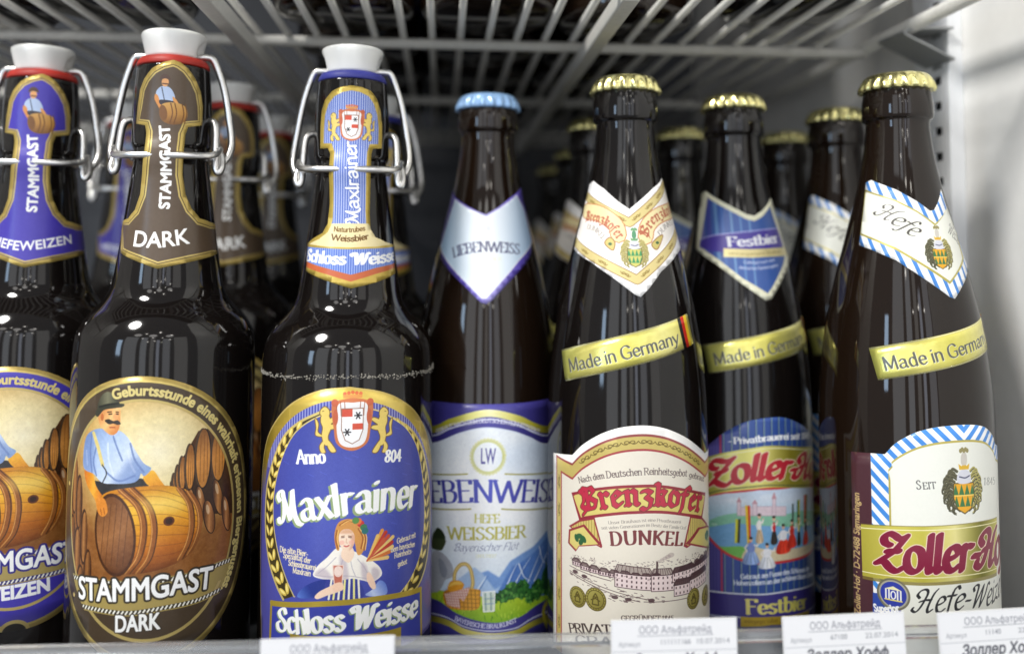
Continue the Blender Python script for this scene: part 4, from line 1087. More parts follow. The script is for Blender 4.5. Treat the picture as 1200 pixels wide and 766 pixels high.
def art_alp_neck():
    ring = [(-25.44, 212.28), (-17.6, 207.5), (-10.36, 203.59), (-4.98, 200.96), (-1.49, 199.65), (4.08, 203.04), (9.8, 207.32), (20.31, 213.27)] + [(25.35, 187.89), (22.05, 181.95), (13.99, 175.01), (6.63, 168.27), (0.64, 162.1), (-1.78, 160.48), (-4.18, 161.13), (-11.16, 167.74), (-18.75, 173.92), (-26.21, 179.81), (-30.65, 187.78)]
    out = ring
    a = Art(-34, 32, 150, 214, 9, (82, 66, 156))
    a.fill([(-50, 140), (50, 140), (50, 220), (-50, 220)], lin((-24, 0), (24, 0), (64, 52, 128), (104, 88, 190), (168, 160, 226), (100, 84, 186), (64, 52, 130)))
    f = [(-18.49, 207.02), (-10.35, 202.57), (-1.5, 198.64), (4.06, 202.03), (14.21, 208.91), (20.06, 202.16), (23.98, 187.32)] + [(23.39, 187.03), (13.57, 179.43), (6.17, 171.64), (-1.77, 163.05), (-3.7, 163.04), (-11.71, 170.61), (-20.37, 178.33), (-28.37, 185.38)]
    a.fill(f, lin((-24, 0), (22, 0), (176, 208, 236), (228, 240, 250), (250, 252, 254), (214, 230, 246), (170, 200, 232)))
    a.line(f, .5, (236, 238, 250), closed=True)
    a.text('LIEBENWEISS', [(-17.19, 180.4), (-10.13, 182.29), (-1.65, 183.06), (5.97, 182.72), (14.21, 182.01)], 4.6, (70, 72, 110), 'serif', bold=.06)
    a.text('LW', [(-3.1, 191.74), (0.3, 191.75)], 3.0, (206, 206, 226), 'sans')
    a.text('WEISSBIER', [(-6.97, 178.93), (-1.68, 178.94), (5.13, 178.96)], 2.0, (232, 232, 190), 'slim')
    return a, out


# ---------------------------------------------------------------- dark beer with the brewery engraving
def ornament(a, path, n, col, w=2.0):
    P = np.array(catmull(path, n=8))
    L = np.concatenate([[0], np.cumsum(np.hypot(*(P[1:] - P[:-1]).T))])
    for k in range(n):
        d = L[-1] * (k + .5) / n
        i = min(np.searchsorted(L, d, 'right') - 1, len(P) - 2)
        t = (d - L[i]) / (L[i + 1] - L[i])
        p = P[i] + (P[i + 1] - P[i]) * t
        dv = P[i + 1] - P[i]
        ang = math.atan2(dv[1], dv[0])
        c, s = math.cos(ang), math.sin(ang)
        def T(q):
            return [(p[0] + c * x - s * y, p[1] + s * x + c * y) for x, y in q]
        for sd in (-1, 1):
            a.line(T([(0, 0), (sd * w * .5, w * .38), (sd * w * 1.2, w * .3), (sd * w * 1.3, -w * .15), (sd * w * .8, -w * .2)]), .32, col, smooth=True)
            a.line(T([(sd * w * .3, -w * .1), (sd * w * .9, -w * .45), (sd * w * 1.7, -w * .3), (sd * w * 2.2, .2)]), .3, col, smooth=True)
        a.fill(ellipse(p[0], p[1], .4, .4), col)


def town(a, x0, x1, y0, y1):
    ink, pk = (74, 50, 54), (236, 216, 214)
    def Q(u, v):
        return (x0 + (x1 - x0) * u, y0 + (y1 - y0) * v)
    r2 = np.random.default_rng(11)
    for k in range(150):
        u = r2.uniform(0, 1)
        v = .84 + r2.uniform(0, .13) - .2 * max(0, .2 - u)
        p = Q(u, v)
        a.line([p, (p[0] + r2.uniform(-.9, .9), p[1] + r2.uniform(-.2, .5))], .22, ink, a=.55)
    def house(u, v, w, h, d, roof, nw, nf):
        A, B = Q(u, v), Q(u + w, v - d * .4)
        H = (y1 - y0) * h
        front = [A, B, (B[0], B[1] + H), (A[0], A[1] + H)]
        a.fill(front, pk)
        a.line(front, .25, ink, closed=True)
        rt = [(A[0] - .3, A[1] + H), (B[0] + .3, B[1] + H), (B[0] - 1.4, B[1] + H + (y1 - y0) * roof), (A[0] + 1.0, A[1] + H + (y1 - y0) * roof)]
        a.fill(rt, ink, a=.35 + .5 * (r2.uniform() > .5))
        a.line(rt, .25, ink, closed=True)
        for q in range(9):
            t = (q + .5) / 9
            a.line([(rt[0][0] * (1 - t) + rt[1][0] * t, rt[0][1] * (1 - t) + rt[1][1] * t), (rt[3][0] * (1 - t) + rt[2][0] * t, rt[3][1] * (1 - t) + rt[2][1] * t)], .18, ink)
        for i in range(nw):
            for j in range(nf):
                tx, ty = (i + .5) / nw, (j + .5) / nf
                cx = A[0] + (B[0] - A[0]) * tx
                cy = A[1] + (B[1] - A[1]) * tx + H * ty
                a.fill([(cx - .28, cy - .42), (cx + .28, cy - .42), (cx + .28, cy + .42), (cx - .28, cy + .42)], ink, a=.9)
    for k in range(9):
        house(.02 + .055 * k, .66 - .02 * k + r2.uniform(-.02, .02), .06, .1, .02, .09, 4, 1)
    for k in range(7):
        house(.62 + .055 * k, .52 + .03 * k, .06, .14, -.04, .1, 4, 2)
    house(.27, .36, .2, .34, .2, .2, 8, 3)
    house(.46, .26, .13, .38, .06, .16, 5, 3)
    house(.58, .42, .16, .22, -.05, .13, 6, 2)
    house(.74, .46, .16, .2, -.06, .12, 6, 2)
    house(.59, .08, .13, .26, .05, .14, 5, 2)
    house(.70, .09, .18, .28, -.12, .15, 7, 2)
    a.line([Q(.49, .7), Q(.492, .95)], .7, ink)
    for k in range(5):
        a.fill(ellipse(*Q(.5 + .018 * k, .97 + .03 * k), .7 + .2 * k, .5 + .1 * k), (150, 130, 130), a=.4)
    for (p, q) in (((.0, .5), (.45, .06)), ((.0, .46), (.4, .02)), ((.42, .02), (.7, -.04)), ((.9, .2), (1, .34)), ((.0, .62), (.25, .48))):
        a.line([Q(*p), Q(*q)], .22, ink)
    for k in range(110):
        u, v = r2.uniform(0, .55), r2.uniform(-.02, .5)
        if v < .48 - u * .9 + .1 and v > .3 - u * 1.1:
            p = Q(u, v)
            a.line([p, (p[0] + r2.uniform(.4, 1.4), p[1] - r2.uniform(0, .4))], .24, ink, a=.7)
    for u, v in ((.04, .52), (.1, .47), (.27, .1), (.34, .07), (.46, .05)):
        a.fill(ellipse(*Q(u, v), 1.3, .7), ink, a=.85)
    for k in range(160):
        p = Q(r2.uniform(0, 1), r2.uniform(.5, .9))
        a.line([p, (p[0] + .6, p[1] + r2.uniform(-.3, .3))], .2, ink, a=.5)


def medal(a, c, r):
    a.fill(ellipse(c[0], c[1], r, r), (110, 96, 44), metal=.3)
    a.fill(ellipse(c[0], c[1], r * .93, r * .93), lin((c[0] - r, c[1] + r), (c[0] + r, c[1] - r), (206, 196, 110), (176, 164, 84), (140, 128, 58)), metal=.35)
    a.line(ellipse(c[0], c[1], r * .76, r * .76), .3, (104, 92, 40), closed=True)
    for t in np.linspace(0, 2 * PI, 22):
        a.line([(c[0] + r * .8 * math.cos(t), c[1] + r * .8 * math.sin(t)), (c[0] + r * .9 * math.cos(t), c[1] + r * .9 * math.sin(t))], .3, (104, 92, 40))
    for q in ([(-.3, -.4), (-.2, .2), (0, .5), (.2, .2), (.3, -.4)], [(-.4, -.1), (0, .1), (.4, -.1)], [(-.3, -.45), (.3, -.45)], [(-.15, .2), (.15, .2)]):
        a.line([(c[0] + x * r, c[1] + y * r) for x, y in q], .5, (96, 84, 36))


def art_engraving_front():
    arch = [(-44.34, 100.85), (-30.29, 102.53), (-25.15, 107.29), (-17.71, 112.07), (-10.94, 114.83), (-4.41, 116.01), (2.23, 115.97), (9.35, 114.34), (17.66, 110.64), (25.91, 105.85), (32.6, 101.97), (42.45, 101.48)]
    top = arch[:1] + [arch[1]] + catmull(arch[1:-1], n=4)[1:] + [arch[-1]]
    x0, x1 = -43.5, 47.0
    top = [(x0, top[0][1])] + top[1:-1] + [(x1, top[-1][1])]
    out = [(x0, 24)] + top + [(x1, 24)]
    a = Art(-45, 48, 22, 120, 8, (246, 244, 240))
    mid = top[1:-1]
    frame = [(p[0], p[1] - 3.2) for p in mid]
    left = x0 + 2.6
    o_out = [(left, 24), (left, frame[0][1] + 1.4), frame[0]] + frame + [frame[-1], (x1 - 2.6, frame[-1][1] + 1.4), (x1 - 2.6, 24)]
    a.fill(o_out, (150, 70, 70))
    def sh(d, dy):
        f = [(p[0], p[1] - dy) for p in frame]
        return [(left + d, 24), (left + d, f[0][1] + 1.4), f[0]] + f + [f[-1], (x1 - 2.6 - d, f[-1][1] + 1.4), (x1 - 2.6 - d, 24)]
    a.fill(sh(.8, .9), (206, 186, 106), metal=.12)
    ornament(a, [(p[0], p[1] - 6.2) for p in mid[3:-3]], 9, (116, 98, 44), 1.5)
    ornament(a, [(left + 2.2, 30), (left + 2.2, 96)], 6, (110, 92, 40), 1.2)
    a.fill(sh(3.6, 5.6), (166, 62, 66))
    a.fill(sh(4.3, 6.4), (232, 224, 208))
    ivory = sh(4.5, 6.6)
    a.fill(ivory, (232, 224, 208))
    for s, p, z, g in (('Nach dem', [(-26.8, 92.18), (-21.34, 94.01), (-15.68, 95.65)], 2.3, 0), ('Deutschen Reinheitsgebot', [(-15, 95.72), (-4.49, 97.26), (5.58, 97.37), (18.44, 95.4)], 2.6, 0), ('gebraut', [(19.42, 94.93), (24.4, 93.44), (31.24, 91.08)], 2.1, 0)):
        a.text(s, p, z, (118, 104, 100), 'slim', bold=.1)
    # banner
    bt = catmull([(-30.76, 87.81), (-17.76, 91.86), (-4.51, 93.72), (9.18, 92.91), (33.28, 86.23)], n=6)
    bb = catmull([(-26.82, 78.03), (-16.06, 81.05), (-4.55, 82.8), (9.1, 82.25), (29.1, 77.14)], n=6)
    for fold in ([(-26.82, 78.03), (-19.91, 80.21), (-16.77, 69.67), (-17.12, 68.98), (-32.2, 74.55)], [(29.1, 77.48), (20.25, 80.02), (16.29, 68.99), (18.13, 68.01), (35.55, 73.13)]):
        a.fill(fold, (150, 52, 62))
        f2 = [tuple(np.array(p) * .86 + np.mean(fold, 0) * .14) for p in fold]
        a.fill(f2, (212, 192, 112))
        fc = a.full(f2)
        for k in range(12):
            cx = np.mean(f2, 0)
            a.line([(cx[0] - 7 + k * 1.2, cx[1] + 8), (cx[0] - 7 + k * 1.2, cx[1] - 8)], .25, (150, 128, 60), clip=fc)
    for tail in ([(-32.2, 73.22), (-24.4, 76.86), (-16.77, 70.31), (-26.83, 67.87), (-28.53, 65.52), (-32.69, 67.8)], [(35.53, 72.79), (25.37, 74.36), (17.21, 69.8), (42.68, 61.12), (42.49, 62.37), (42.42, 70.02)]):
        a.fill(tail, (150, 52, 62))
        m_ = np.mean(tail, 0)
        t2 = [tuple(np.array(p) * .84 + m_ * .16) for p in tail]
        a.fill(t2, (220, 204, 120))
        for dx, dy in ((-1.2, .6), (1.0, -.4), (.2, 1.6), (2.2, .8)):
            a.fill(ellipse(m_[0] + dx, m_[1] + dy, 1.5, 1.0, dx), (52, 100, 62))
    a.fill(bt + bb[::-1], (150, 48, 60))
    i0 = [(x, y - 1.1) for x, y in bt]
    i1 = [(x, y + 1.1) for x, y in bb]
    i0[0] = (i0[0][0] + 1.1, i0[0][1])
    i0[-1] = (i0[-1][0] - 1.1, i0[-1][1])
    i1[0] = (i1[0][0] + .9, i1[0][1])
    i1[-1] = (i1[-1][0] - .9, i1[-1][1])
    a.fill(i0 + i1[::-1], (226, 208, 120), metal=.1)
    a.text('Brenzkofer', [(-25.19, 81.95), (-14.36, 84.46), (-4.54, 86), (9.13, 85.15), (27.58, 80.16)], 8.6, (190, 48, 72), 'frak', bold=.2, edge=(110, 60, 50), edge_w=.38)
    for s, p in (('Unser Brauhaus ist eine Privatbrauerei', [(-14.37, 78.33), (-4.57, 79.59), (3.72, 79.77), (15.07, 77.95)]), ('seit vielen Generationen im Besitz der Familie Graf', [(-17.1, 76.07), (-4.58, 77.67), (3.71, 77.84), (17.74, 75.24)])):
        a.text(s, p, 1.2, (110, 100, 96), 'slim', a=.75)
    a.text('DUNKEL', [(-13.4, 70.4), (-4.61, 71.28), (3.67, 71.12), (16.3, 69.32)], 5.2, (120, 58, 60), 'serifbold', gap=.12)
    p0, p1, p2, p3 = [(-31.73, 46.95), (41.67, 41.89), (-3.09, 49.66), (-3.01, 65.24)]
    town(a, p0[0], p1[0], p2[1], p3[1])
    for c in [(-27.69, 48.41), (21.97, 47.96), (32.07, 46.29)]:
        medal(a, c, 4.0)
    medal(a, (-19.61, 49.27), 4.4)
    a.text('GEGR\u00dcNDET 1845', [(-9.56, 42.71), (-3.12, 43.01), (3.49, 42.8), (11.07, 41.91)], 1.9, (96, 80, 76), 'slim', bold=.1)
    a.text('PRIVATE BRAUEREI', [(-31.73, 33.52), (-21.45, 36.06), (-4.75, 37.93), (16.85, 36.29)], 3.5, (70, 56, 54), 'serif', bold=.08)
    a.text('GRAF', [(-28.56, 29.96), (-17.9, 32.02), (-7.99, 33.35)], 3.6, (96, 88, 84), 'serif')
    # white strip of small type on the right edge
    a.fill([(39.5, 22), (48, 22), (48, 84), (39.5, 84)], (240, 238, 232))
    for k in range(4):
        x = 41.2 + k * 1.7
        y = 26
        r2 = np.random.default_rng(20 + k)
        while y < 82:
            w = r2.uniform(.4, 1.6)
            a.line([(x, y), (x, y + w)], .55, (120, 116, 114), a=.8)
            y += w + r2.uniform(.5, .9)
    a.mottle(1.8, .7)
    return a, out


def shield(a, c, s, dark=False):
    """small coat of arms with foliage, helmet and a chequered green and gold shield"""
    def T(p):
        return [(c[0] + x * s, c[1] + y * s) for x, y in p]
    r2 = np.random.default_rng(2)
    for sd in (-1, 1):
        base = ((96, 92, 66) if sd < 0 else (176, 166, 92)) if dark else (190, 178, 110)
        for k in range(26):
            t = (k % 16) / 15
            ang = sd * (.5 + 2.3 * t) if k < 16 else sd * (.7 + 1.9 * (k - 16) / 9)
            x, y = 5.0 * math.sin(ang) + sd * .3 * math.sin(k * 2.1), -1.5 + 6.6 * math.cos(ang)
            if k >= 16:
                x, y = x * .74, y * .8
            q = T([(x, y), (x + sd * 1.5, y + .9), (x + sd * 2.1, y - .5), (x + sd * 1.3, y - .9)])
            a.line(q, .8 * s, base, smooth=True, w2=.3 * s)
            a.line([(u, v - .4 * s) for u, v in q], .3 * s, (60, 60, 40) if dark else (140, 130, 80), smooth=True)
    sh = T([(-3.6, .6), (3.6, .6), (3.8, -4), (2.4, -7.4), (0, -8.8), (-2.4, -7.4), (-3.8, -4)])
    gold = (236, 170, 36) if dark else (206, 200, 110)
    green = (58, 120, 70) if dark else (70, 150, 96)
    a.fill(sh, gold)
    cl = a.full(sh)
    for row, y in enumerate((-1.4, -5.0)):
        for k in range(4):
            x = -3.0 + k * 2.0 + (0 if row == 0 else .2)
            a.fill(T([(x - .95, y - 1.6), (x + .95, y - 1.6), (x, y + 1.7)]), green, clip=cl)
    a.line(T([(-3.8, -3.2), (3.8, -3.2)]), .3 * s, (190, 190, 110) if not dark else (250, 220, 120), clip=cl)
    a.line(sh, .35 * s, (90, 80, 40), closed=True)
    a.fill(catmull(T([(-2.0, .6), (-2.4, 3), (-.6, 4.8), (1.8, 4.2), (2.6, 2), (2.0, .6)]), True), (216, 216, 224))
    a.line(T([(-1.6, 2.6), (.4, 2.2), (2, 2.8)]), .4 * s, (80, 84, 110), smooth=True)
    a.fill(T([(-1.6, 4.8), (1.8, 4.8), (2.1, 6.6), (1, 5.8), (.2, 7), (-.8, 5.8), (-1.9, 6.6)]), (224, 178, 50) if dark else (110, 160, 110))
    a.fill(catmull(T([(-.8, 6.4), (1.0, 6.4), (1.2, 9), (.2, 10.4), (-.9, 9)]), True), (206, 200, 190) if dark else (90, 150, 110))
    for k in range(5):
        a.fill(ellipse(*T([(-1 + .6 * k, 10.6 + .4 * (k % 2))])[0], .55 * s, .7 * s), (150, 140, 90) if dark else (110, 160, 110))


def art_engraving_neck():
    out = [(-23.48, 211.8), (-19.24, 212.93), (-13.02, 209.19), (-6.87, 203.58), (-2.55, 200.36), (1.91, 203.94), (8.4, 209.16), (17.2, 214.19), (21.1, 212.67), (24.1, 203.15), (27.28, 192.97), (29.57, 185.74), (19.95, 182.06), (9.39, 175.16), (3.14, 168.11), (-0.17, 165.12), (-2.49, 166.11), (-10.92, 172.74), (-20.18, 178.81), (-33.03, 184.14), (-32.62, 188.49), (-27.61, 199.34)]
    a = Art(-40, 40, 158, 220, 9, (250, 248, 246))
    P = [(-22.31, 207.94), (-2.94, 193.69), (18.38, 209.45)]
    def chev(pts, w, col, **k):
        a.line(pts, w, col, **k)
    cl = a.full(out)
    up = [(-28.13, 211.84), (-2.78, 196.49), (20.04, 216.64)]
    lo = [(-38.41, 187.51), (-1.3, 169.11), (28.05, 190.06)]
    for line in ([(-29.21, 209.25), (-2.88, 194.74), (20.7, 213.7)], [(-37.23, 190.08), (-1.14, 171.79), (26.81, 193.66)]):
        chev(line, 3.9, (150, 110, 60), clip=cl)
        chev(line, 3.3, (222, 204, 140), clip=cl, metal=.12)
        for i in (0, 1):
            ornament(a, [line[i], line[i + 1]], 4, (150, 126, 60), 1.0)
    a.fill([(-30.36, 206.67), (-3.06, 191.6), (21.51, 210.78), (25.89, 196.55), (-0.94, 175.16), (-35.98, 193.02)], (244, 238, 230), clip=cl)
    for pth, s in (([(-24.12, 200.27), (-15.44, 198.81), (-8.79, 194.07), (-7.61, 189.87)], 1), ([(3.48, 189.21), (4.93, 193.76), (10.93, 198.13), (24.74, 201.34)], 1)):
        pth = catmull(pth, n=6)
        a.line(pth, 7.0, (196, 120, 70), clip=cl)
        a.line(pth, 6.2, (238, 222, 170), clip=cl)
    a.text('Brenzkofer', [(-23.61, 196.23), (-14.74, 194.52), (-10.37, 190.93), (-8.07, 187.79)], 4.2, (184, 104, 76), 'frak', bold=.08)
    a.text('Brenzkofer', [(4.57, 188.87), (6, 192.37), (11.2, 196.36), (25.11, 200.25)], 4.2, (184, 104, 76), 'frak', bold=.08)
    a.text('DUNKEL', [(-22.74, 192.58), (-17.78, 191.04), (-14.22, 187.48)], 2.2, (130, 120, 116), 'slim')
    a.text('DUNKEL', [(10.36, 189.3), (14.38, 192.55), (21.74, 194.95)], 2.2, (130, 120, 116), 'slim')
    for q in ([(-13.49, 186.78), (-11.19, 188.85), (-9.17, 186.76), (-10.03, 183.65), (-12.11, 184.69)], [(5.9, 186.12), (8.99, 188.93), (11.82, 189.68), (9.02, 184.76), (7.31, 184.06)]):
        a.fill(catmull(q, True), (206, 190, 110))
        a.line(catmull(q, True), .4, (160, 110, 60), closed=True)
        m_ = np.mean(q, 0)
        a.fill(ellipse(m_[0], m_[1], .8, .6), (60, 100, 60))
    shield(a, (-1.47, 183.67), .78)
    return a, out


# ---------------------------------------------------------------- festival beer
def art_fest_front():
    topc = [(-26.26, 95.94), (-22.62, 99.75), (-16.19, 105.18), (-7.16, 110.05), (4.12, 111.84), (12.95, 110.6), (25.62, 105.08), (38.72, 97.28), (38.55, 92.48)]
    top = catmull(topc, n=4)
    x0, x1 = top[0][0] - 3, top[-1][0] + 3
    out = [(x0, 20), (x0, top[0][1])] + top + [(x1, top[-1][1]), (x1, 20)]
    a = Art(x0 - 1, x1 + 1, 20, 114, 8, (46, 72, 140))
    a.fill([(x0 - 2, 18), (x1 + 2, 18), (x1 + 2, 116), (x0 - 2, 116)], lin((x0, 0), (x1, 0), (90, 84, 160), (50, 82, 154), (48, 76, 146), (40, 62, 124)))
    for x in np.arange(x0 + 2, x1, 3.45):
        a.line([(x, 20), (x, 114)], .42, (150, 176, 150), a=.8)
        a.line([(x - .5, 20), (x - .5, 114)], .3, (36, 56, 116), a=.8)
    lx = (-18.3, 41.69)[0]
    a.fill([(x0, 20), (lx, 20), (lx, 112), (x0, 112)], (86, 80, 150))
    for x in np.arange(x0 + 1, lx, 1.4):
        a.line([(x, 20), (x, 112)], .3, (112, 104, 176), a=.8)
    a.line([(lx, 20), (lx, 112)], .8, (190, 70, 90))
    a.text('- Privatbrauerei seit 1845 -', [(-14.79, 100.17), (-5.46, 100.99), (8.15, 102.15), (31.27, 100.04)], 2.8, (248, 248, 248), 'serifbold', bold=.08)
    # picture
    pict = [(-24.83, 76.24), (-16.46, 78.87), (-2.06, 81.1), (14.91, 81.05), (38.45, 77.33)] + catmull([(38.48, 53.73), (28.45, 51.14), (11.79, 50.95), (1.29, 50.83), (-6.06, 51.19), (-13.85, 53.11), (-19.26, 55.99), (-24.19, 60.22)], n=5)
    a.line(pict, 2.2, (206, 60, 60), closed=True)
    a.fill(pict, lin((0, 88), (0, 52), (190, 210, 236), (214, 226, 240), (150, 200, 220), (130, 180, 220)))
    cl = a.full(pict)
    r2 = np.random.default_rng(8)
    for k in range(30):
        p = r2.uniform((x0, 72), (x1, 88))
        a.fill(ellipse(p[0], p[1], 4, 1.2), (240, 244, 250), a=.35, clip=cl, soft=.6) if k < 6 else None
    hill = catmull([(-25.75, 65.05), (-18.39, 69.18), (-9.38, 71.51), (-2.17, 72.44), (7.62, 70.21), (20.58, 70.27), (38.41, 65.98)], n=5)
    a.fill(hill + [(38.42, 54.59), (-25.8, 60.27)], (140, 200, 170), clip=cl)
    for k in range(120):
        p = r2.uniform((-25.77, 62.84), (38.52, 65.8))
        a.fill(ellipse(p[0], p[1], .9, .6, 0, 8), [(110, 180, 140), (160, 214, 180), (120, 190, 110), (180, 220, 200)][int(r2.integers(4))], clip=cl)
    a.fill([(-25.77, 62.84), (-12.99, 66.9), (5.45, 65.69), (38.41, 60.66), (38.43, 50.8), (-25.85, 54.77)], (120, 172, 216), clip=cl)
    a.fill(catmull([(-25.83, 56.97), (-18.52, 56.1), (-9.55, 57.1), (-6.03, 53.7), (-16.77, 49.14), (-25.92, 47.44)], True), (120, 190, 90), clip=cl)
    a.fill(catmull([(-5.99, 57.28), (3.3, 55.75), (38.71, 53.32), (38.43, 47.01), (1.27, 49.39), (-9.61, 51.71)], True), (222, 206, 170), clip=cl)
    # castle
    for q in ([(-11.53, 69.92), (-11.47, 75.71), (-10.05, 75.8), (-10.11, 70.02)], [(-10.11, 70.02), (-10.07, 73.63), (-5.07, 73.85), (-5.11, 70.25)], [(-5.11, 70.25), (-5.05, 75.3), (-3.24, 75.32), (-3.3, 70.28)], [(-3.3, 70.28), (-3.25, 74.24), (3.57, 74.1), (3.51, 70.13)], [(3.51, 70.13), (3.61, 77.34), (5.22, 77.26), (5.11, 70.04)], [(5.11, 70.04), (5.17, 74.01), (10.34, 73.57), (10.27, 69.59)]):
        a.fill(q, (226, 206, 214), clip=cl)
        a.line(q, .25, (180, 150, 170), closed=True, a=.7, clip=cl)
    for q in ([(-11.83, 75.68), (-10.73, 77.93), (-9.69, 75.83)], [(-5.41, 75.29), (-4.12, 77.12), (-2.87, 75.32)], [(3.22, 77.36), (4.46, 80.19), (5.63, 77.23)]):
        a.fill(q, (200, 150, 160), clip=cl)
    # banners
    for (p, c) in zip(([(-8.28, 74.46), (-6.14, 74.55), (-5.99, 57.28), (-7.42, 57.22)], [(-12.26, 68.41), (-10.12, 68.94), (-10.6, 58.46), (-12.73, 58.27)], [(16.98, 75.27), (18.77, 75.36), (18.45, 62.59), (16.7, 62.89)], [(22.18, 76.61), (25.43, 76.36), (24.13, 64.4), (21.82, 64.88)], [(13.73, 74.26), (14.76, 74.13), (14.52, 62.51), (13.49, 62.66)]), range(5)):
        m0 = ((p[0][0] + p[1][0]) / 2, p[0][1])
        m1 = ((p[2][0] + p[3][0]) / 2, p[2][1])
        c1, c2 = (((244, 206, 40), (216, 70, 30)), ((220, 216, 50), (60, 60, 40)), ((60, 120, 60), (196, 186, 60)), ((216, 90, 50), (120, 110, 60)), ((60, 70, 60), (80, 90, 80)))[c]
        a.fill([p[0], m0, m1, p[3]], c1, clip=cl)
        a.fill([m0, p[1], p[2], m1], c2, clip=cl)
    # dancers
    for (c, w, h, bod, skt) in DANCERS:
        x, y = c
        sk = catmull([(x - w, y - h), (x - w * .1, y - h * 1.12), (x + w, y - h * .96), (x + w * .86, y - h * .45), (x + w * .34, y + h * .1), (x - w * .34, y + h * .1), (x - w * .9, y - h * .5)], True)
        a.fill(sk, lin((x - w, y), (x + w, y), tuple(v * .8 for v in skt), skt, tuple(min(255, v * 1.15) for v in skt), tuple(v * .85 for v in skt)))
        skc = a.full(sk)
        for u in (-.5, 0, .45):
            a.line([(x + u * w * .4, y), (x + u * w * 1.3, y - h)], .25, tuple(v * .65 for v in skt), clip=skc, a=.8)
        a.fill(catmull([(x - w * .36, y), (x + w * .36, y), (x + w * .52, y + h * .5), (x + w * .2, y + h * .72), (x - w * .25, y + h * .72), (x - w * .5, y + h * .5)], True), bod)
        a.line([(x - w * .42, y + h * .55), (x - w * .75, y + h * .3), (x - w * .5, y + h * .02)], .6, (240, 232, 226))
        a.line([(x + w * .42, y + h * .55), (x + w * .8, y + h * .5), (x + w * 1.0, y + h * .75)], .6, (240, 232, 226))
        a.fill(ellipse(x + w * 1.02, y + h * .8, .35, .35), (232, 186, 156))
        a.fill(ellipse(x, y + h * .98, .75, .85), (232, 186, 156))
        a.fill(ellipse(x, y + h * 1.14, .8, .6), (54, 40, 34))
    a.rgb += (rng.normal(0, 1, (a.H, a.W)).astype(np.float32) * 5.0)[..., None] * cl[..., None]
    a.mottle(8, .8, cl)
    # script over the gold band
    g0 = catmull([(-26.29, 92.6), (-18.12, 95.85), (-5.49, 98.81), (8.11, 99.6), (38.43, 94.93)], n=6)
    g1 = catmull([(-26.46, 75.58), (-18.29, 79.02), (-5.7, 81.42), (7.81, 81.78), (38.45, 77.33)], n=6)
    a.fill(g0 + g1[::-1], lin((x0, 0), (x1, 0), (160, 152, 50), (226, 222, 120), (236, 226, 130), (150, 140, 44), (206, 196, 90), (150, 142, 60)), metal=.25)
    a.line([(x, y - 1.1) for x, y in g0], .4, (240, 236, 190))
    a.line([(x, y + 1.0) for x, y in g1], .5, (90, 96, 60))
    a.text('Zoller-Hof', [(-22.81, 80.97), (-12.81, 83.57), (-2.01, 85.44), (10.1, 85.59), (27.71, 83), (38.44, 80.76)], 10.6, (186, 42, 56), 'scriptbold', bold=.6, slant=.22, edge=(240, 226, 190), edge_w=.7)
    for s, p in (('Gebraut am Fusse des Schlosses der', [(-10.41, 43.4), (1.2, 44.39), (11.68, 44.84), (26, 43.29)]), ('Hohenzollern an der sch\u00f6nen blauen Donau', [(-13.27, 40.61), (1.16, 41.53), (14.08, 41.93), (30.43, 39.81)])):
        a.text(s, p, 2.0, (226, 232, 244), 'hand', bold=.15)
    b0 = catmull([(-26.04, 36.11), (-13.31, 37.02), (-0.78, 37.31), (13.99, 37.62), (38.5, 35.17)], n=6)
    a.fill(b0 + [(x1, 20), (x0, 20)], lin((x0, 0), (x1, 0), (70, 60, 130), (62, 54, 130), (50, 44, 106)))
    a.line(b0, .6, (226, 230, 240))
    a.text('Festbier', [(-8.45, 28.92), (0.99, 29.06), (11.38, 29.07), (22.9, 27.99)], 6.2, lin((-5, 0), (30, 0), (232, 220, 130), (212, 204, 100), (130, 126, 90)), 'serifbold', bold=.08)
    b1 = catmull([(-26.14, 25.91), (-17, 26.81), (-10.59, 27.32), (19.39, 26.72), (38.52, 25.74)], n=6)
    a.line(b1, .5, (214, 220, 236))
    sb = [(-10.58, 27.67), (2.89, 27.89), (25.34, 26.57), (25.2, 22.95), (2.84, 24.34), (-10.63, 23.4)]
    a.fill(sb, (190, 160, 50), metal=.4)
    a.text('untergariges Vollbier', [(-9.2, 25.31), (-2.78, 25.23), (5.65, 25.53)], 1.6, (120, 92, 20), 'slim')
    lowb = catmull([(-26.18, 22.63), (-10.63, 23.4), (2.83, 23.99), (25.19, 22.59), (38.52, 21.97)], n=5)
    a.fill(lowb + [(x1, 18), (x0, 18)], (84, 88, 120))
    for x in np.arange(x0, x1, 1.0):
        a.line([(x, 18), (x, 30)], .4, (130, 136, 150), clip=a.full(lowb + [(x1, 18), (x0, 18)]), a=.8)
    a.mottle(2.2, .8)
    return a, out


DANCERS = [(c, w, h, b, s) for c, w, h, b, s in zip([(-6.01, 55.13), (0.94, 52.99), (-2.27, 64.53), (4.21, 63.61), (8.75, 59.63), (13.46, 61.21), (17.83, 61.97), (23.2, 60.91)], (3.4, 3.6, 1.6, 1.5, 3.6, 2.6, 1.2, 2.4), (5, 4.6, 5.4, 5.2, 5.4, 5.2, 5.6, 5.2),
           ((130, 150, 210), (240, 240, 244), (240, 236, 230), (206, 50, 50), (236, 236, 240), (206, 60, 50), (210, 196, 60), (60, 60, 70)), ((150, 176, 226), (232, 236, 246), (214, 186, 150), (60, 54, 50), (226, 66, 46), (216, 60, 44), (56, 52, 48), (222, 66, 46)))]


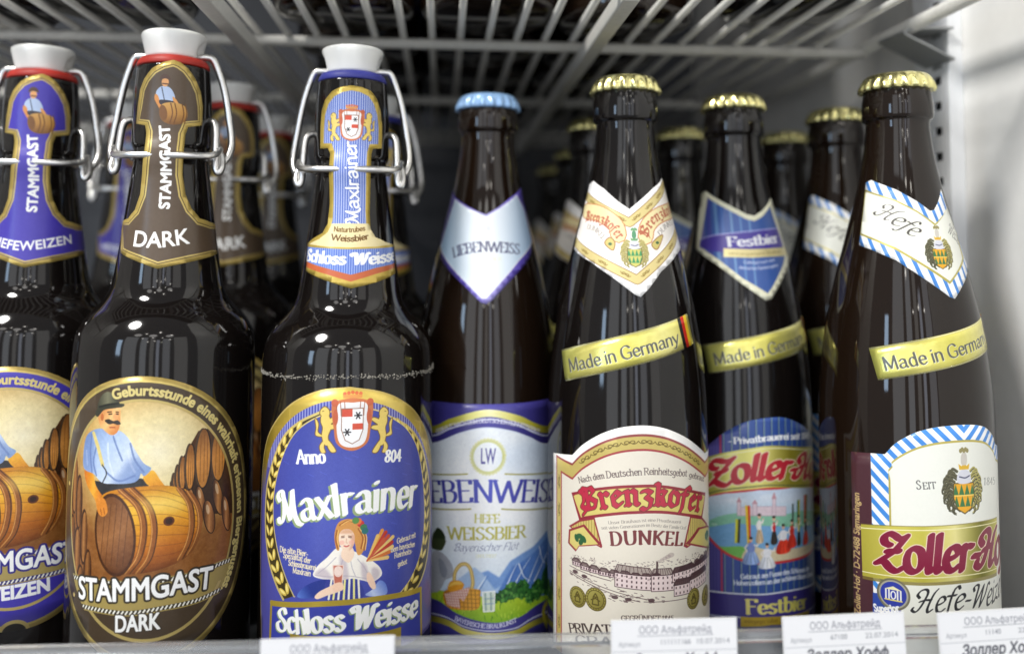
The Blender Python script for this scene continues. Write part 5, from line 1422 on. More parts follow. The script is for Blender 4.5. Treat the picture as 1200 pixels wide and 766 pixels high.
def art_fest_neck():
    out = [(-24.52, 211.16), (-20.45, 212.1), (-9.98, 205.86), (-0.95, 200.61), (2.63, 199.86), (7.1, 202.33), (16.74, 208.83), (20.68, 207.43), (23.28, 198.54), (26.3, 187.7), (28.28, 180.53), (16.78, 173.17), (10.15, 166.42), (6.91, 162.71), (3.84, 161.99), (-5.92, 169.08), (-16.4, 177.71), (-27.9, 185.14), (-27.35, 190.33)]
    a = Art(-38, 40, 156, 216, 9, (232, 230, 204))
    m_ = np.array([870, 290])
    inner = [(-19.2, 209.53), (-10.16, 203.86), (-1.15, 198.64), (2.41, 197.89), (6.74, 199.94), (13.57, 205.38), (16.3, 198.25), (21.12, 187.61), (21.1, 181.69), (13.67, 173.96), (7.87, 167.19), (5.35, 164.59), (-5.7, 171.33), (-15.45, 179.64), (-24.93, 185.9), (-24.26, 189.87)]
    a.fill(inner, (60, 92, 160))
    cl = a.full(inner)
    for k, (x, w, c) in enumerate(((-20, 5, (120, 110, 170)), (-15, 3, (70, 70, 150)), (-11, 1.6, (110, 150, 196)), (-8, 1.4, (70, 110, 180)), (-4, 1.0, (120, 160, 200)), (0, 1, (100, 140, 190)), (4, 1, (110, 150, 196)))):
        a.line([(x - 4, 156), (x - 4, 216)], w, c, clip=cl, a=.8)
    a.line(inner, .8, (226, 222, 190), closed=True)
    band = catmull([(-26.04, 188.3), (-19.66, 190.58), (-11.28, 191.64), (0.18, 192.4), (12.49, 194.15), (24.26, 194.48)], n=5) + catmull([(26.99, 184.91), (10.28, 183.18), (-0.9, 181.98), (-12.05, 183.11), (-20.09, 184.29), (-26.07, 185.91)], n=5)
    a.fill(band, (72, 58, 150), clip=cl)
    a.line(catmull([(-24.85, 189.08), (-17.4, 190.94), (-7.47, 192), (12.49, 194.15), (24.26, 194.48)], n=5), .5, (170, 170, 220), clip=cl)
    a.text('Festbier', [(-10.67, 185.81), (-0.47, 186.2), (15.88, 187.92)], 4.4, (226, 226, 232), 'serifbold', bold=.12)
    g = [(-12.65, 185.04), (-0.62, 184.66), (26.77, 186.11), (27.87, 182.12), (-1.01, 180.83), (-12.99, 181.18)]
    a.fill(g, (220, 206, 150), metal=.3)
    a.text('untergariges Vollbier', [(-10.61, 182.34), (-0.9, 181.98), (16.77, 183.23)], 1.3, (150, 130, 70), 'slim')
    a.text('Gebraut nach dem', [(-4.31, 178.15), (2.69, 178.17), (11.25, 179.33)], 1.5, (210, 216, 236), 'hand')
    a.text('deutschen Reinheitsgebot', [(-6.75, 175.86), (2.4, 175.51), (13.1, 177.03)], 1.5, (210, 216, 236), 'hand')
    a.mottle(2, .8)
    return a, out


# ---------------------------------------------------------------- wheat beer with the blue and white border
def diag(a, clip, period, w, col, k=1.0):
    for c in np.arange(-260, 260, period):
        a.line([(c - 150 * k, 90 - 150), (c + 150 * k, 90 + 150)], w, col, clip=clip)


def art_border_front():
    arch = catmull([(-23.95, 105.72), (-19.93, 110.39), (-13.95, 114.43), (-7.94, 116.64), (-1.62, 117.68), (5.42, 117.99), (11.72, 117.46), (16.95, 116.03), (22.74, 112.41), (25.82, 108.68)], n=5)
    lx = (-29.21, 95.82)[0]
    stripL = (-37.44, 94.18)[0]
    xr = 36.0
    out = [(stripL, 22), (stripL, (-37.22, 104.51)[1]), (lx, (-28.7, 105.35)[1]), arch[0]] + arch[1:] + [(xr, arch[-1][1] - 3), (xr, 22)]
    a = Art(stripL - 1, xr + 1, 22, 120, 8, (236, 236, 226))
    a.fill([(stripL - 2, 20), (lx, 20), (lx, 120), (stripL - 2, 120)], (78, 44, 52))
    a.text('Brauerei Zoller-Hof \u00b7 D-72488 Sigmaringen', [(x, y) for x, y in [(-34.32, 29.78), (-34.57, 52.32), (-34.17, 88.96)]], 2.6, (204, 176, 120), 'sans', bold=.18)
    body = [(lx, 20), (lx, (-28.7, 105.35)[1]), arch[0]] + arch + [(xr + 2, arch[-1][1] - 3), (xr + 2, 20)]
    a.fill(body, (250, 250, 250))
    inn = [(x, y - 5.6) for x, y in arch]
    inner = [(lx + 6.4, 20), (lx + 6.4, inn[0][1] - 3.0)] + [(x + 1.2, y) for x, y in inn[:3]] + inn[3:] + [(xr + 2, inn[-1][1] - 4), (xr + 2, 20)]
    cb = a.full(body)
    cutx = (5.37, 117.21)[0]
    leftm = (a.X < cutx).astype(np.float32)
    diag(a, cb * leftm, 5.2, 1.75, (66, 140, 222), -1.0)
    diag(a, cb * (1 - leftm), 5.2, 1.75, (66, 140, 222), 1.0)
    a.fill(inner, (196, 180, 90), metal=.3)
    inner2 = [(x + (.7 if i < 2 else 0), y - (0 if i in (0, len(inner) - 1) else .8)) for i, (x, y) in enumerate(inner)]
    a.fill(inner2, (238, 238, 228))
    a.text('S', [(-13.2, 93.83), (-11.44, 93.97)], 3.3, (100, 100, 98), 'slim', bold=.1)
    a.text('EIT', [(-10.84, 94.01), (-6.02, 94.55)], 2.5, (100, 100, 98), 'slim', gap=.05, bold=.1)
    a.text('1845', [(14.21, 94.83), (24.22, 93.61)], 2.8, (150, 150, 146), 'slim')
    shield(a, (4.67, 95.68), 1.2, dark=True)
    # gold banner
    g0 = catmull([(-33.69, 77.29), (-23.56, 78.81), (-11.73, 80.07), (0.7, 81.05), (12.61, 81.36), (25.32, 80.72)], n=6)
    g1 = catmull([(-33.38, 57.86), (-23.96, 58.66), (-12.17, 59.64), (0.16, 60.74), (11.78, 60.95), (23.34, 60.53)], n=6)
    a.fill([(x, y + .3) for x, y in g0] + [(x, y - 1.2) for x, y in g1[::-1]], (130, 116, 50), a=.8)
    a.fill(g0 + g1[::-1], lin((-35, 0), (36, 0), (196, 186, 70), (222, 210, 96), (206, 196, 80), (236, 226, 150), (120, 116, 34), (214, 204, 90), (226, 216, 110)), metal=.3)
    a.line([(x, y - 1.3) for x, y in g0], .35, (246, 240, 190))
    a.line([(x, y + 1.6) for x, y in g1], .35, (246, 240, 190))
    a.text('Zoller-Hof', [(-27.6, 63.25), (-17.93, 62.96), (-9.14, 63.66), (0.26, 64.48), (11.94, 64.7), (32.62, 63.49)], 13.2, (132, 24, 58), 'scriptbold', bold=.7, slant=.2, edge=(238, 216, 190), edge_w=.7)
    # badge
    bb = [(-29.42, 52.53), (-19.27, 54.23), (-19.45, 31), (-29.91, 28.11)]
    a.fill(bb, (52, 78, 168))
    c = (-21.95, 53.7)
    a.fill(ellipse(c[0], c[1], 5.9, 5.9), (150, 144, 120), metal=.5)
    a.fill(ellipse(c[0], c[1], 5.2, 5.2), (206, 202, 180), metal=.4)
    a.fill(ellipse(c[0], c[1], 4.6, 4.6), (54, 66, 168))
    a.fill([(c[0] - 3.2, c[1] + 1.6), (c[0], c[1] + 3.0), (c[0] + 3.2, c[1] + 1.6)], (246, 240, 190))
    for x in (-2.6, -1.5, 1.5, 2.6):
        a.line([(c[0] + x, c[1] + 1.4), (c[0] + x, c[1] - 1.8)], .6, (244, 244, 240))
    a.line(ellipse(c[0], c[1] - .3, .8, 1.4), .45, (244, 244, 240), closed=True)
    a.line([(c[0] - 3, c[1] - 2.2), (c[0] + 3, c[1] - 2.2)], .5, (236, 220, 120))
    a.text('Superior', [(-28.91, 45.63), (-24.2, 46.56), (-19.7, 47.86)], 2.8, (250, 250, 250), 'sans', bold=.3)
    a.text('Taste', [(-27.35, 43.84), (-24.24, 44.33), (-20.03, 45.91)], 2.6, (250, 250, 250), 'sans', bold=.3)
    a.text('Award', [(-28.04, 41.1), (-24.29, 41.79), (-20.08, 43.39)], 2.6, (250, 250, 250), 'sans', bold=.3)
    a.text('Hefe-Weizen', [(-14.73, 48.39), (-6.47, 49.19), (3.32, 50.32), (19.95, 50.19), (32.28, 52.33)], 8.4, (44, 44, 48), 'script', bold=.18, slant=.4)
    a.mottle(1.6, .7)
    return a, out


def art_border_neck():
    out = [(-22.13, 212.2), (-19.22, 213.04), (-9.63, 208.5), (-2.43, 203.47), (2.24, 199.68), (4.34, 200.07), (7.59, 203.65), (11.71, 208.8), (12.9, 203.17), (17.09, 193.82), (23.03, 185.21), (24.45, 178.96), (19.58, 175.56), (11.19, 168.97), (6.92, 165.09), (4.59, 165.77), (-4.08, 172.32), (-13.79, 179.91), (-21.35, 183.65), (-28.06, 186.14), (-25.84, 195.67)]
    a = Art(-40, 42, 154, 218, 9, (250, 250, 250))
    cl = a.full(out)
    diag(a, cl, 4.3, 1.5, (70, 136, 214), -.3)
    inner = [(-22.83, 209.3), (-10.26, 204.28), (-3.05, 199.65), (3.61, 194.53), (17.19, 204.12), (19.71, 199.23), (18.92, 187.23), (19.55, 181.02), (10.85, 174.95), (5.6, 170.67), (-3.35, 176.95), (-13.22, 183.96), (-20.81, 187.79), (-27.23, 190.37)]
    a.fill(inner, (190, 176, 92), metal=.3)
    i2 = [(-22.4, 208.35), (-10.36, 203.58), (-3.16, 198.96), (3.43, 193.67), (14.69, 202.55), (20.06, 197.83), (17.35, 187.21), (17.54, 181.02), (10.52, 175.62), (5.85, 171.83), (-3.2, 177.95), (-13.07, 184.98), (-20.69, 188.65), (-26.71, 191.06)]
    a.fill(i2, (240, 240, 228))
    a.text('Hefe', [(-19.07, 198.25), (-13.25, 194.58), (-9.61, 191.78), (-6.29, 189.03)], 6.8, (70, 66, 62), 'script', bold=.06, slant=.35)
    a.text('Weizen', [(9.27, 191.19), (13.37, 188.52), (18.03, 185.14)], 5, (90, 86, 82), 'script', slant=.3)
    shield(a, (3.49, 183.99), .84, dark=True)
    return a, out


def art_band(L, w, stripes=True):
    """gold foil strip in its own frame: x along the strip, y across"""
    a = Art(0, L, 0, w, 9, (226, 214, 104), .55)
    X = a.X / L
    cols = lin((0, 0), (L, 0), (214, 214, 110), (240, 230, 130), (224, 216, 104), (244, 236, 150), (232, 222, 112))(a.X, a.Y)
    a.rgb[:] = cols
    a.mottle(8, 2.2)
    a.line([(0, .25), (L, .25)], .4, (246, 240, 190), metal=.8)
    a.line([(0, w - .25), (L, w - .25)], .4, (246, 240, 190), metal=.8)
    end = L * .86
    a.text('Made in Germany', [(L * .055 + .25, w * .26 - .22), (end, w * .26 - .22)], 5.0, (250, 248, 214), 'hand', bold=.1, metal=.5)
    a.text('Made in Germany', [(L * .055, w * .26), (end, w * .26)], 5.0, (92, 92, 84), 'hand', bold=.1)
    if stripes:
        for k, c in enumerate(((24, 22, 20), (206, 40, 30), (232, 190, 40))):
            x = L * .885 + k * L * .03
            a.fill([(x, 0), (x + L * .03, 0), (x + L * .03, w), (x, w)], c, metal=.1)
    return a


def art_tag(number, date):
    a = Art(0, 42, 0, 30, 12, (232, 232, 234))
    a.text('\u041e\u041e\u041e \u0410\u043b\u044c\u0444\u0430\u0442\u0440\u0435\u0439\u0434', [(9, 25.9), (33.5, 25.9)], 2.3, (118, 120, 132), 'sans')
    a.line([(8.6, 25.2), (34, 25.2)], .2, (120, 122, 132))
    a.text('\u0410\u0440\u0442\u0438\u043a\u0443\u043b', [(2.2, 21.9), (9.4, 21.9)], 1.5, (130, 132, 140), 'sans')
    a.text(number, [(16, 22.4), (16 + 1.15 * len(number), 22.4)], 1.6, (110, 112, 122), 'sans')
    a.text(date, [(28, 22.4), (39.5, 22.4)], 1.6, (130, 132, 140), 'sans')
    a.line([(0, 20.4), (42, 20.4)], .18, (160, 162, 168))
    a.text('\u0417\u043e\u043b\u043b\u0435\u0440 \u0425\u043e\u0444\u0444', [(7.2, 16.0), (35.5, 16.0)], 3.4, (74, 76, 86), 'sans', bold=.25, slant=.18)
    a.line([(0.1, 0.1), (41.9, 0.1), (41.9, 29.9), (0.1, 29.9)], .2, (214, 214, 218), closed=True)
    return a


# ================================================================ materials
def mat(name, color, rough=.5, metal=0.0, coat=0.0, spec=.5, bump=0.0, bscale=300.0, var=0.0, stretch=(1, 1, 1), ior=1.5):
    m = bpy.data.materials.new(name)
    m.use_nodes = True
    nt = m.node_tree
    b = nt.nodes['Principled BSDF']
    b.inputs['Base Color'].default_value = (*color, 1)
    b.inputs['Roughness'].default_value = rough
    b.inputs['Metallic'].default_value = metal
    b.inputs['IOR'].default_value = ior
    b.inputs['Specular IOR Level'].default_value = spec
    b.inputs['Coat Weight'].default_value = coat
    b.inputs['Coat Roughness'].default_value = .08
    if bump or var:
        tc = nt.nodes.new('ShaderNodeTexCoord')
        mp = nt.nodes.new('ShaderNodeMapping')
        mp.inputs['Scale'].default_value = stretch
        n = nt.nodes.new('ShaderNodeTexNoise')
        n.inputs['Scale'].default_value = bscale
        n.inputs['Detail'].default_value = 4
        nt.links.new(tc.outputs['Object'], mp.inputs['Vector'])
        nt.links.new(mp.outputs['Vector'], n.inputs['Vector'])
        if bump:
            bp = nt.nodes.new('ShaderNodeBump')
            bp.inputs['Strength'].default_value = bump
            bp.inputs['Distance'].default_value = .001
            nt.links.new(n.outputs['Fac'], bp.inputs['Height'])
            nt.links.new(bp.outputs['Normal'], b.inputs['Normal'])
        if var:
            r = nt.nodes.new('ShaderNodeValToRGB')
            r.color_ramp.elements[0].position = .3
            r.color_ramp.elements[1].position = .7
            r.color_ramp.elements[0].color = (*[c * (1 - var) for c in color], 1)
            r.color_ramp.elements[1].color = (*[min(1, c * (1 + var)) for c in color], 1)
            nt.links.new(n.outputs['Fac'], r.inputs['Fac'])
            nt.links.new(r.outputs['Color'], b.inputs['Base Color'])
    return m


def print_mat(name, art, rough=.34, coat=.15, bump=.12, bscale=160):
    im = art.image(name)
    m = bpy.data.materials.new(name)
    m.use_nodes = True
    nt = m.node_tree
    b = nt.nodes['Principled BSDF']
    t = nt.nodes.new('ShaderNodeTexImage')
    t.image = im
    t.extension = 'EXTEND'
    nt.links.new(t.outputs['Color'], b.inputs['Base Color'])
    nt.links.new(t.outputs['Alpha'], b.inputs['Metallic'])
    b.inputs['Roughness'].default_value = rough
    b.inputs['Coat Weight'].default_value = coat
    b.inputs['Coat Roughness'].default_value = .2
    tc = nt.nodes.new('ShaderNodeTexCoord')
    n = nt.nodes.new('ShaderNodeTexNoise')
    n.inputs['Scale'].default_value = bscale
    n.inputs['Detail'].default_value = 5
    bp = nt.nodes.new('ShaderNodeBump')
    bp.inputs['Strength'].default_value = bump
    bp.inputs['Distance'].default_value = .0006
    nt.links.new(tc.outputs['Object'], n.inputs['Vector'])
    nt.links.new(n.outputs['Fac'], bp.inputs['Height'])
    nt.links.new(bp.outputs['Normal'], b.inputs['Normal'])
    return m


M = {}
M['glass_black'] = mat('dark_bottle_glass', (.006, .0045, .004), .075, bump=.05, bscale=26, stretch=(1, 1, .35))
M['glass_brown'] = mat('brown_bottle_glass', (.011, .006, .0035), .045, bump=.08, bscale=26, stretch=(1, 1, .35))
M['steel'] = mat('bright_wire', (.76, .75, .73), .28, 1.0, bump=.1, bscale=900)
M['china'] = mat('white_stopper', (.80, .80, .77), .28, coat=.3)
M['rubber_red'] = mat('red_rubber', (.42, .025, .015), .5)
M['rubber_blue'] = mat('blue_rubber', (.035, .04, .26), .5)
M['cap_gold'] = mat('gold_cap_lacquer', (.88, .81, .36), .2, 1.0, coat=.4, var=.06, bscale=700)
M['cap_blue'] = mat('pale_blue_cap_lacquer', (.30, .50, .80), .3, .15, coat=.5)
M['froth'] = mat('beer_froth', (.30, .28, .24), .5)
M['rack'] = mat('rack_enamel', (.60, .59, .55), .42, bump=.12, bscale=500, var=.06)
M['clip'] = mat('grey_clip_metal', (.34, .35, .35), .45, .3, bump=.1, bscale=700)
M['rail'] = mat('rail_enamel', (.86, .87, .88), .4, var=.03, bscale=60)
M['slot'] = mat('painted_slot_shade', (.10, .10, .11), .6)
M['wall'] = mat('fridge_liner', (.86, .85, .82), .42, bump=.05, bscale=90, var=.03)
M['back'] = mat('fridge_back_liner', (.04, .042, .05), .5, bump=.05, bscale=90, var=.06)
M['shelf'] = mat('shelf_liner', (.30, .31, .33), .4, var=.05, bscale=80)
M['paper'] = mat('tag_card', (.86, .86, .86), .5)


def acrylic(name):
    m = bpy.data.materials.new(name)
    m.use_nodes = True
    nt = m.node_tree
    nt.nodes.remove(nt.nodes['Principled BSDF'])
    out = nt.nodes['Material Output']
    tr = nt.nodes.new('ShaderNodeBsdfTransparent')
    tr.inputs[0].default_value = (.93, .94, .95, 1)
    gl = nt.nodes.new('ShaderNodeBsdfGlossy')
    gl.inputs['Roughness'].default_value = .12
    df = nt.nodes.new('ShaderNodeBsdfDiffuse')
    df.inputs[0].default_value = (.7, .72, .74, 1)
    fr = nt.nodes.new('ShaderNodeFresnel')
    fr.inputs[0].default_value = 1.49
    n = nt.nodes.new('ShaderNodeTexNoise')
    n.inputs['Scale'].default_value = 40
    mr = nt.nodes.new('ShaderNodeMapRange')
    mr.inputs['To Min'].default_value = .12
    mr.inputs['To Max'].default_value = .3
    tc = nt.nodes.new('ShaderNodeTexCoord')
    nt.links.new(tc.outputs['Object'], n.inputs['Vector'])
    nt.links.new(n.outputs['Fac'], mr.inputs['Value'])
    m1 = nt.nodes.new('ShaderNodeMixShader')
    m2 = nt.nodes.new('ShaderNodeMixShader')
    nt.links.new(mr.outputs['Result'], m1.inputs[0])
    nt.links.new(tr.outputs[0], m1.inputs[1])
    nt.links.new(df.outputs[0], m1.inputs[2])
    nt.links.new(fr.outputs[0], m2.inputs[0])
    nt.links.new(m1.outputs[0], m2.inputs[1])
    nt.links.new(gl.outputs[0], m2.inputs[2])
    nt.links.new(m2.outputs[0], out.inputs['Surface'])
    return m


M['acrylic'] = acrylic('clear_acrylic')


# ================================================================ mesh helpers (all in metres)
def obj(name, bm, m, parent=None, smooth=False, loc=(0, 0, 0)):
    me = bpy.data.meshes.new(name)
    bm.normal_update()
    bm.to_mesh(me)
    bm.free()
    if smooth:
        me.polygons.foreach_set('use_smooth', [True] * len(me.polygons))
    me.materials.append(m)
    o = bpy.data.objects.new(name, me)
    COL.objects.link(o)
    o.location = loc
    if parent:
        o.parent = parent
    return o


def empty(name, loc=(0, 0, 0), rz=0.0):
    o = bpy.data.objects.new(name, None)
    o.empty_display_size = .02
    COL.objects.link(o)
    o.location = loc
    o.rotation_euler = (0, 0, rz)
    return o


def tag(o, label=None, cat=None, group=None, kind=None):
    if label:
        o['label'] = label
    if cat:
        o['category'] = cat
    if group:
        o['group'] = group
    if kind:
        o['kind'] = kind
    return o


def box(bm, x0, x1, y0, y1, z0, z1, bevel=0.0):
    v = [bm.verts.new(p) for p in ((x0, y0, z0), (x1, y0, z0), (x1, y1, z0), (x0, y1, z0), (x0, y0, z1), (x1, y0, z1), (x1, y1, z1), (x0, y1, z1))]
    f = [bm.faces.new([v[i] for i in q]) for q in ((0, 3, 2, 1), (4, 5, 6, 7), (0, 1, 5, 4), (1, 2, 6, 5), (2, 3, 7, 6), (3, 0, 4, 7))]
    if bevel:
        es = list({e for x in f for e in x.edges})
        bmesh.ops.bevel(bm, geom=es, offset=bevel, segments=2, affect='EDGES', profile=.5)
    return bm


def tube(bm, pts, r, n=10, smooth=6, caps=True):
    P = [Vector(p) for p in (catmull(pts, n=smooth) if smooth else pts)]
    rings = []
    up = None
    for i, p in enumerate(P):
        t = (P[min(i + 1, len(P) - 1)] - P[max(i - 1, 0)]).normalized()
        if up is None:
            up = t.orthogonal().normalized()
        up = (up - t * up.dot(t)).normalized()
        s = t.cross(up)
        rings.append([bm.verts.new(p + (up * math.cos(2 * PI * k / n) + s * math.sin(2 * PI * k / n)) * r) for k in range(n)])
    for a, b in zip(rings[:-1], rings[1:]):
        for k in range(n):
            bm.faces.new((a[k], a[(k + 1) % n], b[(k + 1) % n], b[k]))
    if caps:
        bm.faces.new(rings[0][::-1])
        bm.faces.new(rings[-1])
    return bm


def lathe(prof, n=96, fn=None, close_top=True, close_bottom=True):
    """prof: (radius, height) in mm from the bottom up"""
    bm = bmesh.new()
    rings = []
    for r, h in prof:
        ring = []
        for k in range(n):
            a = 2 * PI * k / n
            rr = fn(r, h, a) if fn else r
            ring.append(bm.verts.new((rr * math.cos(a) / 1000, rr * math.sin(a) / 1000, h / 1000)))
        rings.append(ring)
    for a, b in zip(rings[:-1], rings[1:]):
        for k in range(n):
            bm.faces.new((a[k], a[(k + 1) % n], b[(k + 1) % n], b[k]))
    if close_bottom:
        bm.faces.new(rings[0][::-1])
    if close_top:
        bm.faces.new(rings[-1])
    return bm


def smooth_prof(pts, n=4):
    """pts (h, r): monotone sampling that keeps straight runs straight"""
    h = np.array([p[0] for p in pts], float)
    r = np.array([p[1] for p in pts], float)
    d = np.diff(r) / np.diff(h)
    m = np.concatenate([[d[0]], np.where(d[:-1] * d[1:] > 0, 2 * d[:-1] * d[1:] / (d[:-1] + d[1:] + 1e-12), 0), [d[-1]]])
    out = []
    for i in range(len(h) - 1):
        H = h[i + 1] - h[i]
        for k in range(n):
            t = k / n
            v = (2 * t ** 3 - 3 * t ** 2 + 1) * r[i] + (t ** 3 - 2 * t ** 2 + t) * H * m[i] + (-2 * t ** 3 + 3 * t ** 2) * r[i + 1] + (t ** 3 - t ** 2) * H * m[i + 1]
            out.append((v, h[i] + H * t))
    out.append((r[-1], h[-1]))
    return out


SWING = [(0, 31.5), (1.2, 33.4), (4, 34.4), (8, 34.5), (60, 34.5), (120, 34.5), (138, 34.5), (145, 34.2), (150, 33.4), (154, 31.6), (158, 28.8), (161.5, 25.4), (165, 22.8), (169, 21.2), (176, 20.0), (188, 18.2),
         (199, 16.8), (212, 15.2), (219, 14.4), (223.5, 14.3), (225, 15.0), (226.5, 15.35), (240, 15.3), (252, 14.6), (255, 14.3), (257, 14.1), (257.6, 13.2)]
SWING_PAPER = [(0, 34.5), (141, 34.5), (150, 33.6), (166.5, 21.9), (170, 20.9), (180, 19.4), (190, 18.0), (199, 16.9), (206, 16.4), (213, 16.6), (217, 17.5), (220, 17.95), (223, 17.5), (227, 16.0), (231, 15.5), (240, 15.35), (252, 14.65), (260, 14.0)]
EURO = [(0, 30.5), (1.2, 32.4), (4, 33.4), (8, 33.5), (60, 33.5), (104, 33.5), (116, 33.4), (126, 33.0), (134.5, 32.3), (143, 31.35), (151, 30.2), (159, 28.9), (166, 27.4), (176, 25.1), (185, 22.8), (192, 21.0), (199.5, 19.1), (206, 17.4),
        (212, 16.0), (218, 14.8), (225, 13.6), (231, 12.9), (236.5, 12.5), (238.0, 12.6), (239.0, 13.7), (240.6, 14.1), (243.5, 14.1), (247, 13.8), (250, 13.3), (252, 13.0)]


def interp(prof, h):
    return np.interp(h, [p[0] for p in prof], [p[1] for p in prof])


def wrap(name, outline, art, prof, m, parent, lift=.14, step=3.0, hstep=None, frame=None):
    """paper cut to the outline, bent round the glass; outline in (s, h) mm, or in the strip's own frame"""
    bm = bmesh.new()
    pts = []
    for p in outline:
        if not pts or math.hypot(p[0] - pts[-1][0], p[1] - pts[-1][1]) > .05:
            pts.append(p)
    vs = [bm.verts.new((x, y, 0)) for x, y in ccw(pts)]
    bm.faces.new(vs)
    xs = [p[0] for p in pts]
    ys = [p[1] for p in pts]
    x = min(xs) + step
    while x < max(xs):
        bmesh.ops.bisect_plane(bm, geom=bm.verts[:] + bm.edges[:] + bm.faces[:], plane_co=(x, 0, 0), plane_no=(1, 0, 0))
        x += step
    if hstep:
        y = min(ys) + hstep
        while y < max(ys):
            bmesh.ops.bisect_plane(bm, geom=bm.verts[:] + bm.edges[:] + bm.faces[:], plane_co=(0, y, 0), plane_no=(0, 1, 0))
            y += hstep
    bmesh.ops.triangulate(bm, faces=[f for f in bm.faces if len(f.verts) > 4])
    uv = bm.loops.layers.uv.new('UVMap')
    for f in bm.faces:
        for l in f.loops:
            l[uv].uv = ((l.vert.co.x - art.s0) / (art.s1 - art.s0), (l.vert.co.y - art.h0) / (art.h1 - art.h0))
    edge = [e for e in bm.edges if e.is_boundary]
    r = bmesh.ops.extrude_edge_only(bm, edges=edge)
    down = {v for v in r['geom'] if isinstance(v, bmesh.types.BMVert)}
    for f in [g for g in r['geom'] if isinstance(g, bmesh.types.BMFace)]:
        for l in f.loops:
            l[uv].uv = ((l.vert.co.x - art.s0) / (art.s1 - art.s0), (l.vert.co.y - art.h0) / (art.h1 - art.h0))
    for v in bm.verts:
        s, h = v.co.x, v.co.y
        if frame:
            (o, d) = frame
            s, h = o[0] + d[0] * v.co.x - d[1] * v.co.y, o[1] + d[1] * v.co.x + d[0] * v.co.y
        R = float(interp(prof, h))
        a = s / R
        R += lift - (.16 if v in down else 0)
        v.co = (R * math.sin(a) / 1000, -R * math.cos(a) / 1000, h / 1000)
    return obj(name, bm, m, parent, smooth=True)


# ================================================================ the fridge
def slab(name, x0, x1, y0, y1, z0, z1, m, bevel=0.0):
    return tag(obj(name, box(bmesh.new(), x0, x1, y0, y1, z0, z1, bevel), m), kind='structure')


WALL_X = .2505
slab('fridge_side_wall', WALL_X, WALL_X + .03, .10, .86, -.35, .80, M['wall'])
slab('fridge_side_wall', -.78, -.75, .10, .86, -.35, .80, M['wall'])
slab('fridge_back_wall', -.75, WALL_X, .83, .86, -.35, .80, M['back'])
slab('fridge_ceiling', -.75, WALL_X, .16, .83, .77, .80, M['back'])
slab('fridge_shelf', -.749, WALL_X - .001, .262, .829, -.012, 0.0, M['shelf'], .002)

# slotted shelf rail on the right wall
rl = empty('shelf_rail', (WALL_X, .389, 0))
tag(rl, 'light grey slotted shelf rail fixed upright to the white fridge side wall', 'rail')
RW, RD, P_SL = .0075, .030, .01245
bm = bmesh.new()
box(bm, -RW, 0, 0, .0025, -.3, .76, .0006)
box(bm, -RW, 0, RD - .002, RD, -.3, .76, .0006)
box(bm, -RW, -RW + .0012, .0025, .0065, -.3, .76)
box(bm, -RW, -RW + .0012, .0135, RD - .002, -.3, .76)
z = -.3
ZS = [z_ for z_ in np.arange(.0045, .74, P_SL)]
prev = -.3
for z_ in ZS:
    box(bm, -RW, -RW + .0012, .0065, .0135, prev, z_)
    prev = z_ + .0042
box(bm, -RW, -RW + .0012, .0065, .0135, prev, .76)
obj('channel', bm, M['rail'], rl)
obj('slot_shade_backing', box(bmesh.new(), -.0022, -.0002, .0026, RD - .0021, -.3, .76), M['slot'], rl)  # dark sheet behind the slots, coloured as the shade inside them

# folded clip hooked into the rail
cl_ = empty('shelf_clip', (0, 0, 0))
tag(cl_, 'folded grey metal clip hooked into the slotted rail, carrying the end of the wire rack', 'clip')
pr = [(.2430, .2915), (.232, .2912), (.2225, .2904), (.2188, .2893), (.2180, .2878), (.2200, .2862), (.2280, .2825), (.2360, .2786), (.2430, .2752)]
pr = catmull(pr, n=4)
bm = bmesh.new()
T_ = .0011
rows = []
for i, (x, z) in enumerate(pr):
    d = np.array(pr[min(i + 1, len(pr) - 1)]) - np.array(pr[max(i - 1, 0)])
    d = d / np.hypot(*d)
    nx, nz = -d[1] * T_, d[0] * T_
    rows.append([bm.verts.new(p) for p in ((x, .384, z), (x, .408, z + .0012), (x + nx, .408, z + nz + .0012), (x + nx, .384, z + nz))])
for a, b in zip(rows[:-1], rows[1:]):
    for k in range(4):
        bm.faces.new((a[k], b[k], b[(k + 1) % 4], a[(k + 1) % 4]))
bm.faces.new(rows[0])
bm.faces.new(rows[-1][::-1])
obj('folded_plate', bm, M['clip'], cl_)
bm = bmesh.new()
for z_ in (.2905, .2748):
    box(bm, .2425, .2492, .394, .402, z_ - .0012, z_ + .0012, .0004)
obj('hook', bm, M['clip'], cl_)

# wire rack overhead
rk = empty('wire_rack', (0, .16, .2935))
tag(rk, 'pale enamelled wire rack hanging above the bottle necks', 'rack')
Y0, Y1 = .316, .80
RX = .2235
rod_mesh = None
x = -.0060 - 38 * .01455
k = 0
while x < RX - .012:
    if rod_mesh is None:
        o = obj('rod', tube(bmesh.new(), [(0, Y0, 0), (0, Y1, 0)], .0017, 10, 0), M['rack'], rk, True)
        rod_mesh = o.data
    else:
        o = bpy.data.objects.new('rod', rod_mesh)
        COL.objects.link(o)
        o.parent = rk
    o.location = (x, -.16, random.uniform(-.0002, .0002))
    x += .01455
    k += 1
for y in (.3175, .432, .588, .745, .799):
    obj('cross_bar', tube(bmesh.new(), [(-.70, 0, 0), (RX, 0, 0)], .0027, 12, 0), M['rack'], rk, True, (0, y - .16, -.0044))
obj('side_bar', tube(bmesh.new(), [(RX + .001, Y0, 0), (RX + .001, Y1, 0)], .0034, 12, 0), M['rack'], rk, True, (0, -.16, -.001))
for x in (.0715, -.0935, -.36):
    obj('support_strip', box(bmesh.new(), x - .0035, x + .0035, Y0, Y1, -.0150, -.0075, .0008), M['rack'], rk, False, (0, -.16, 0))

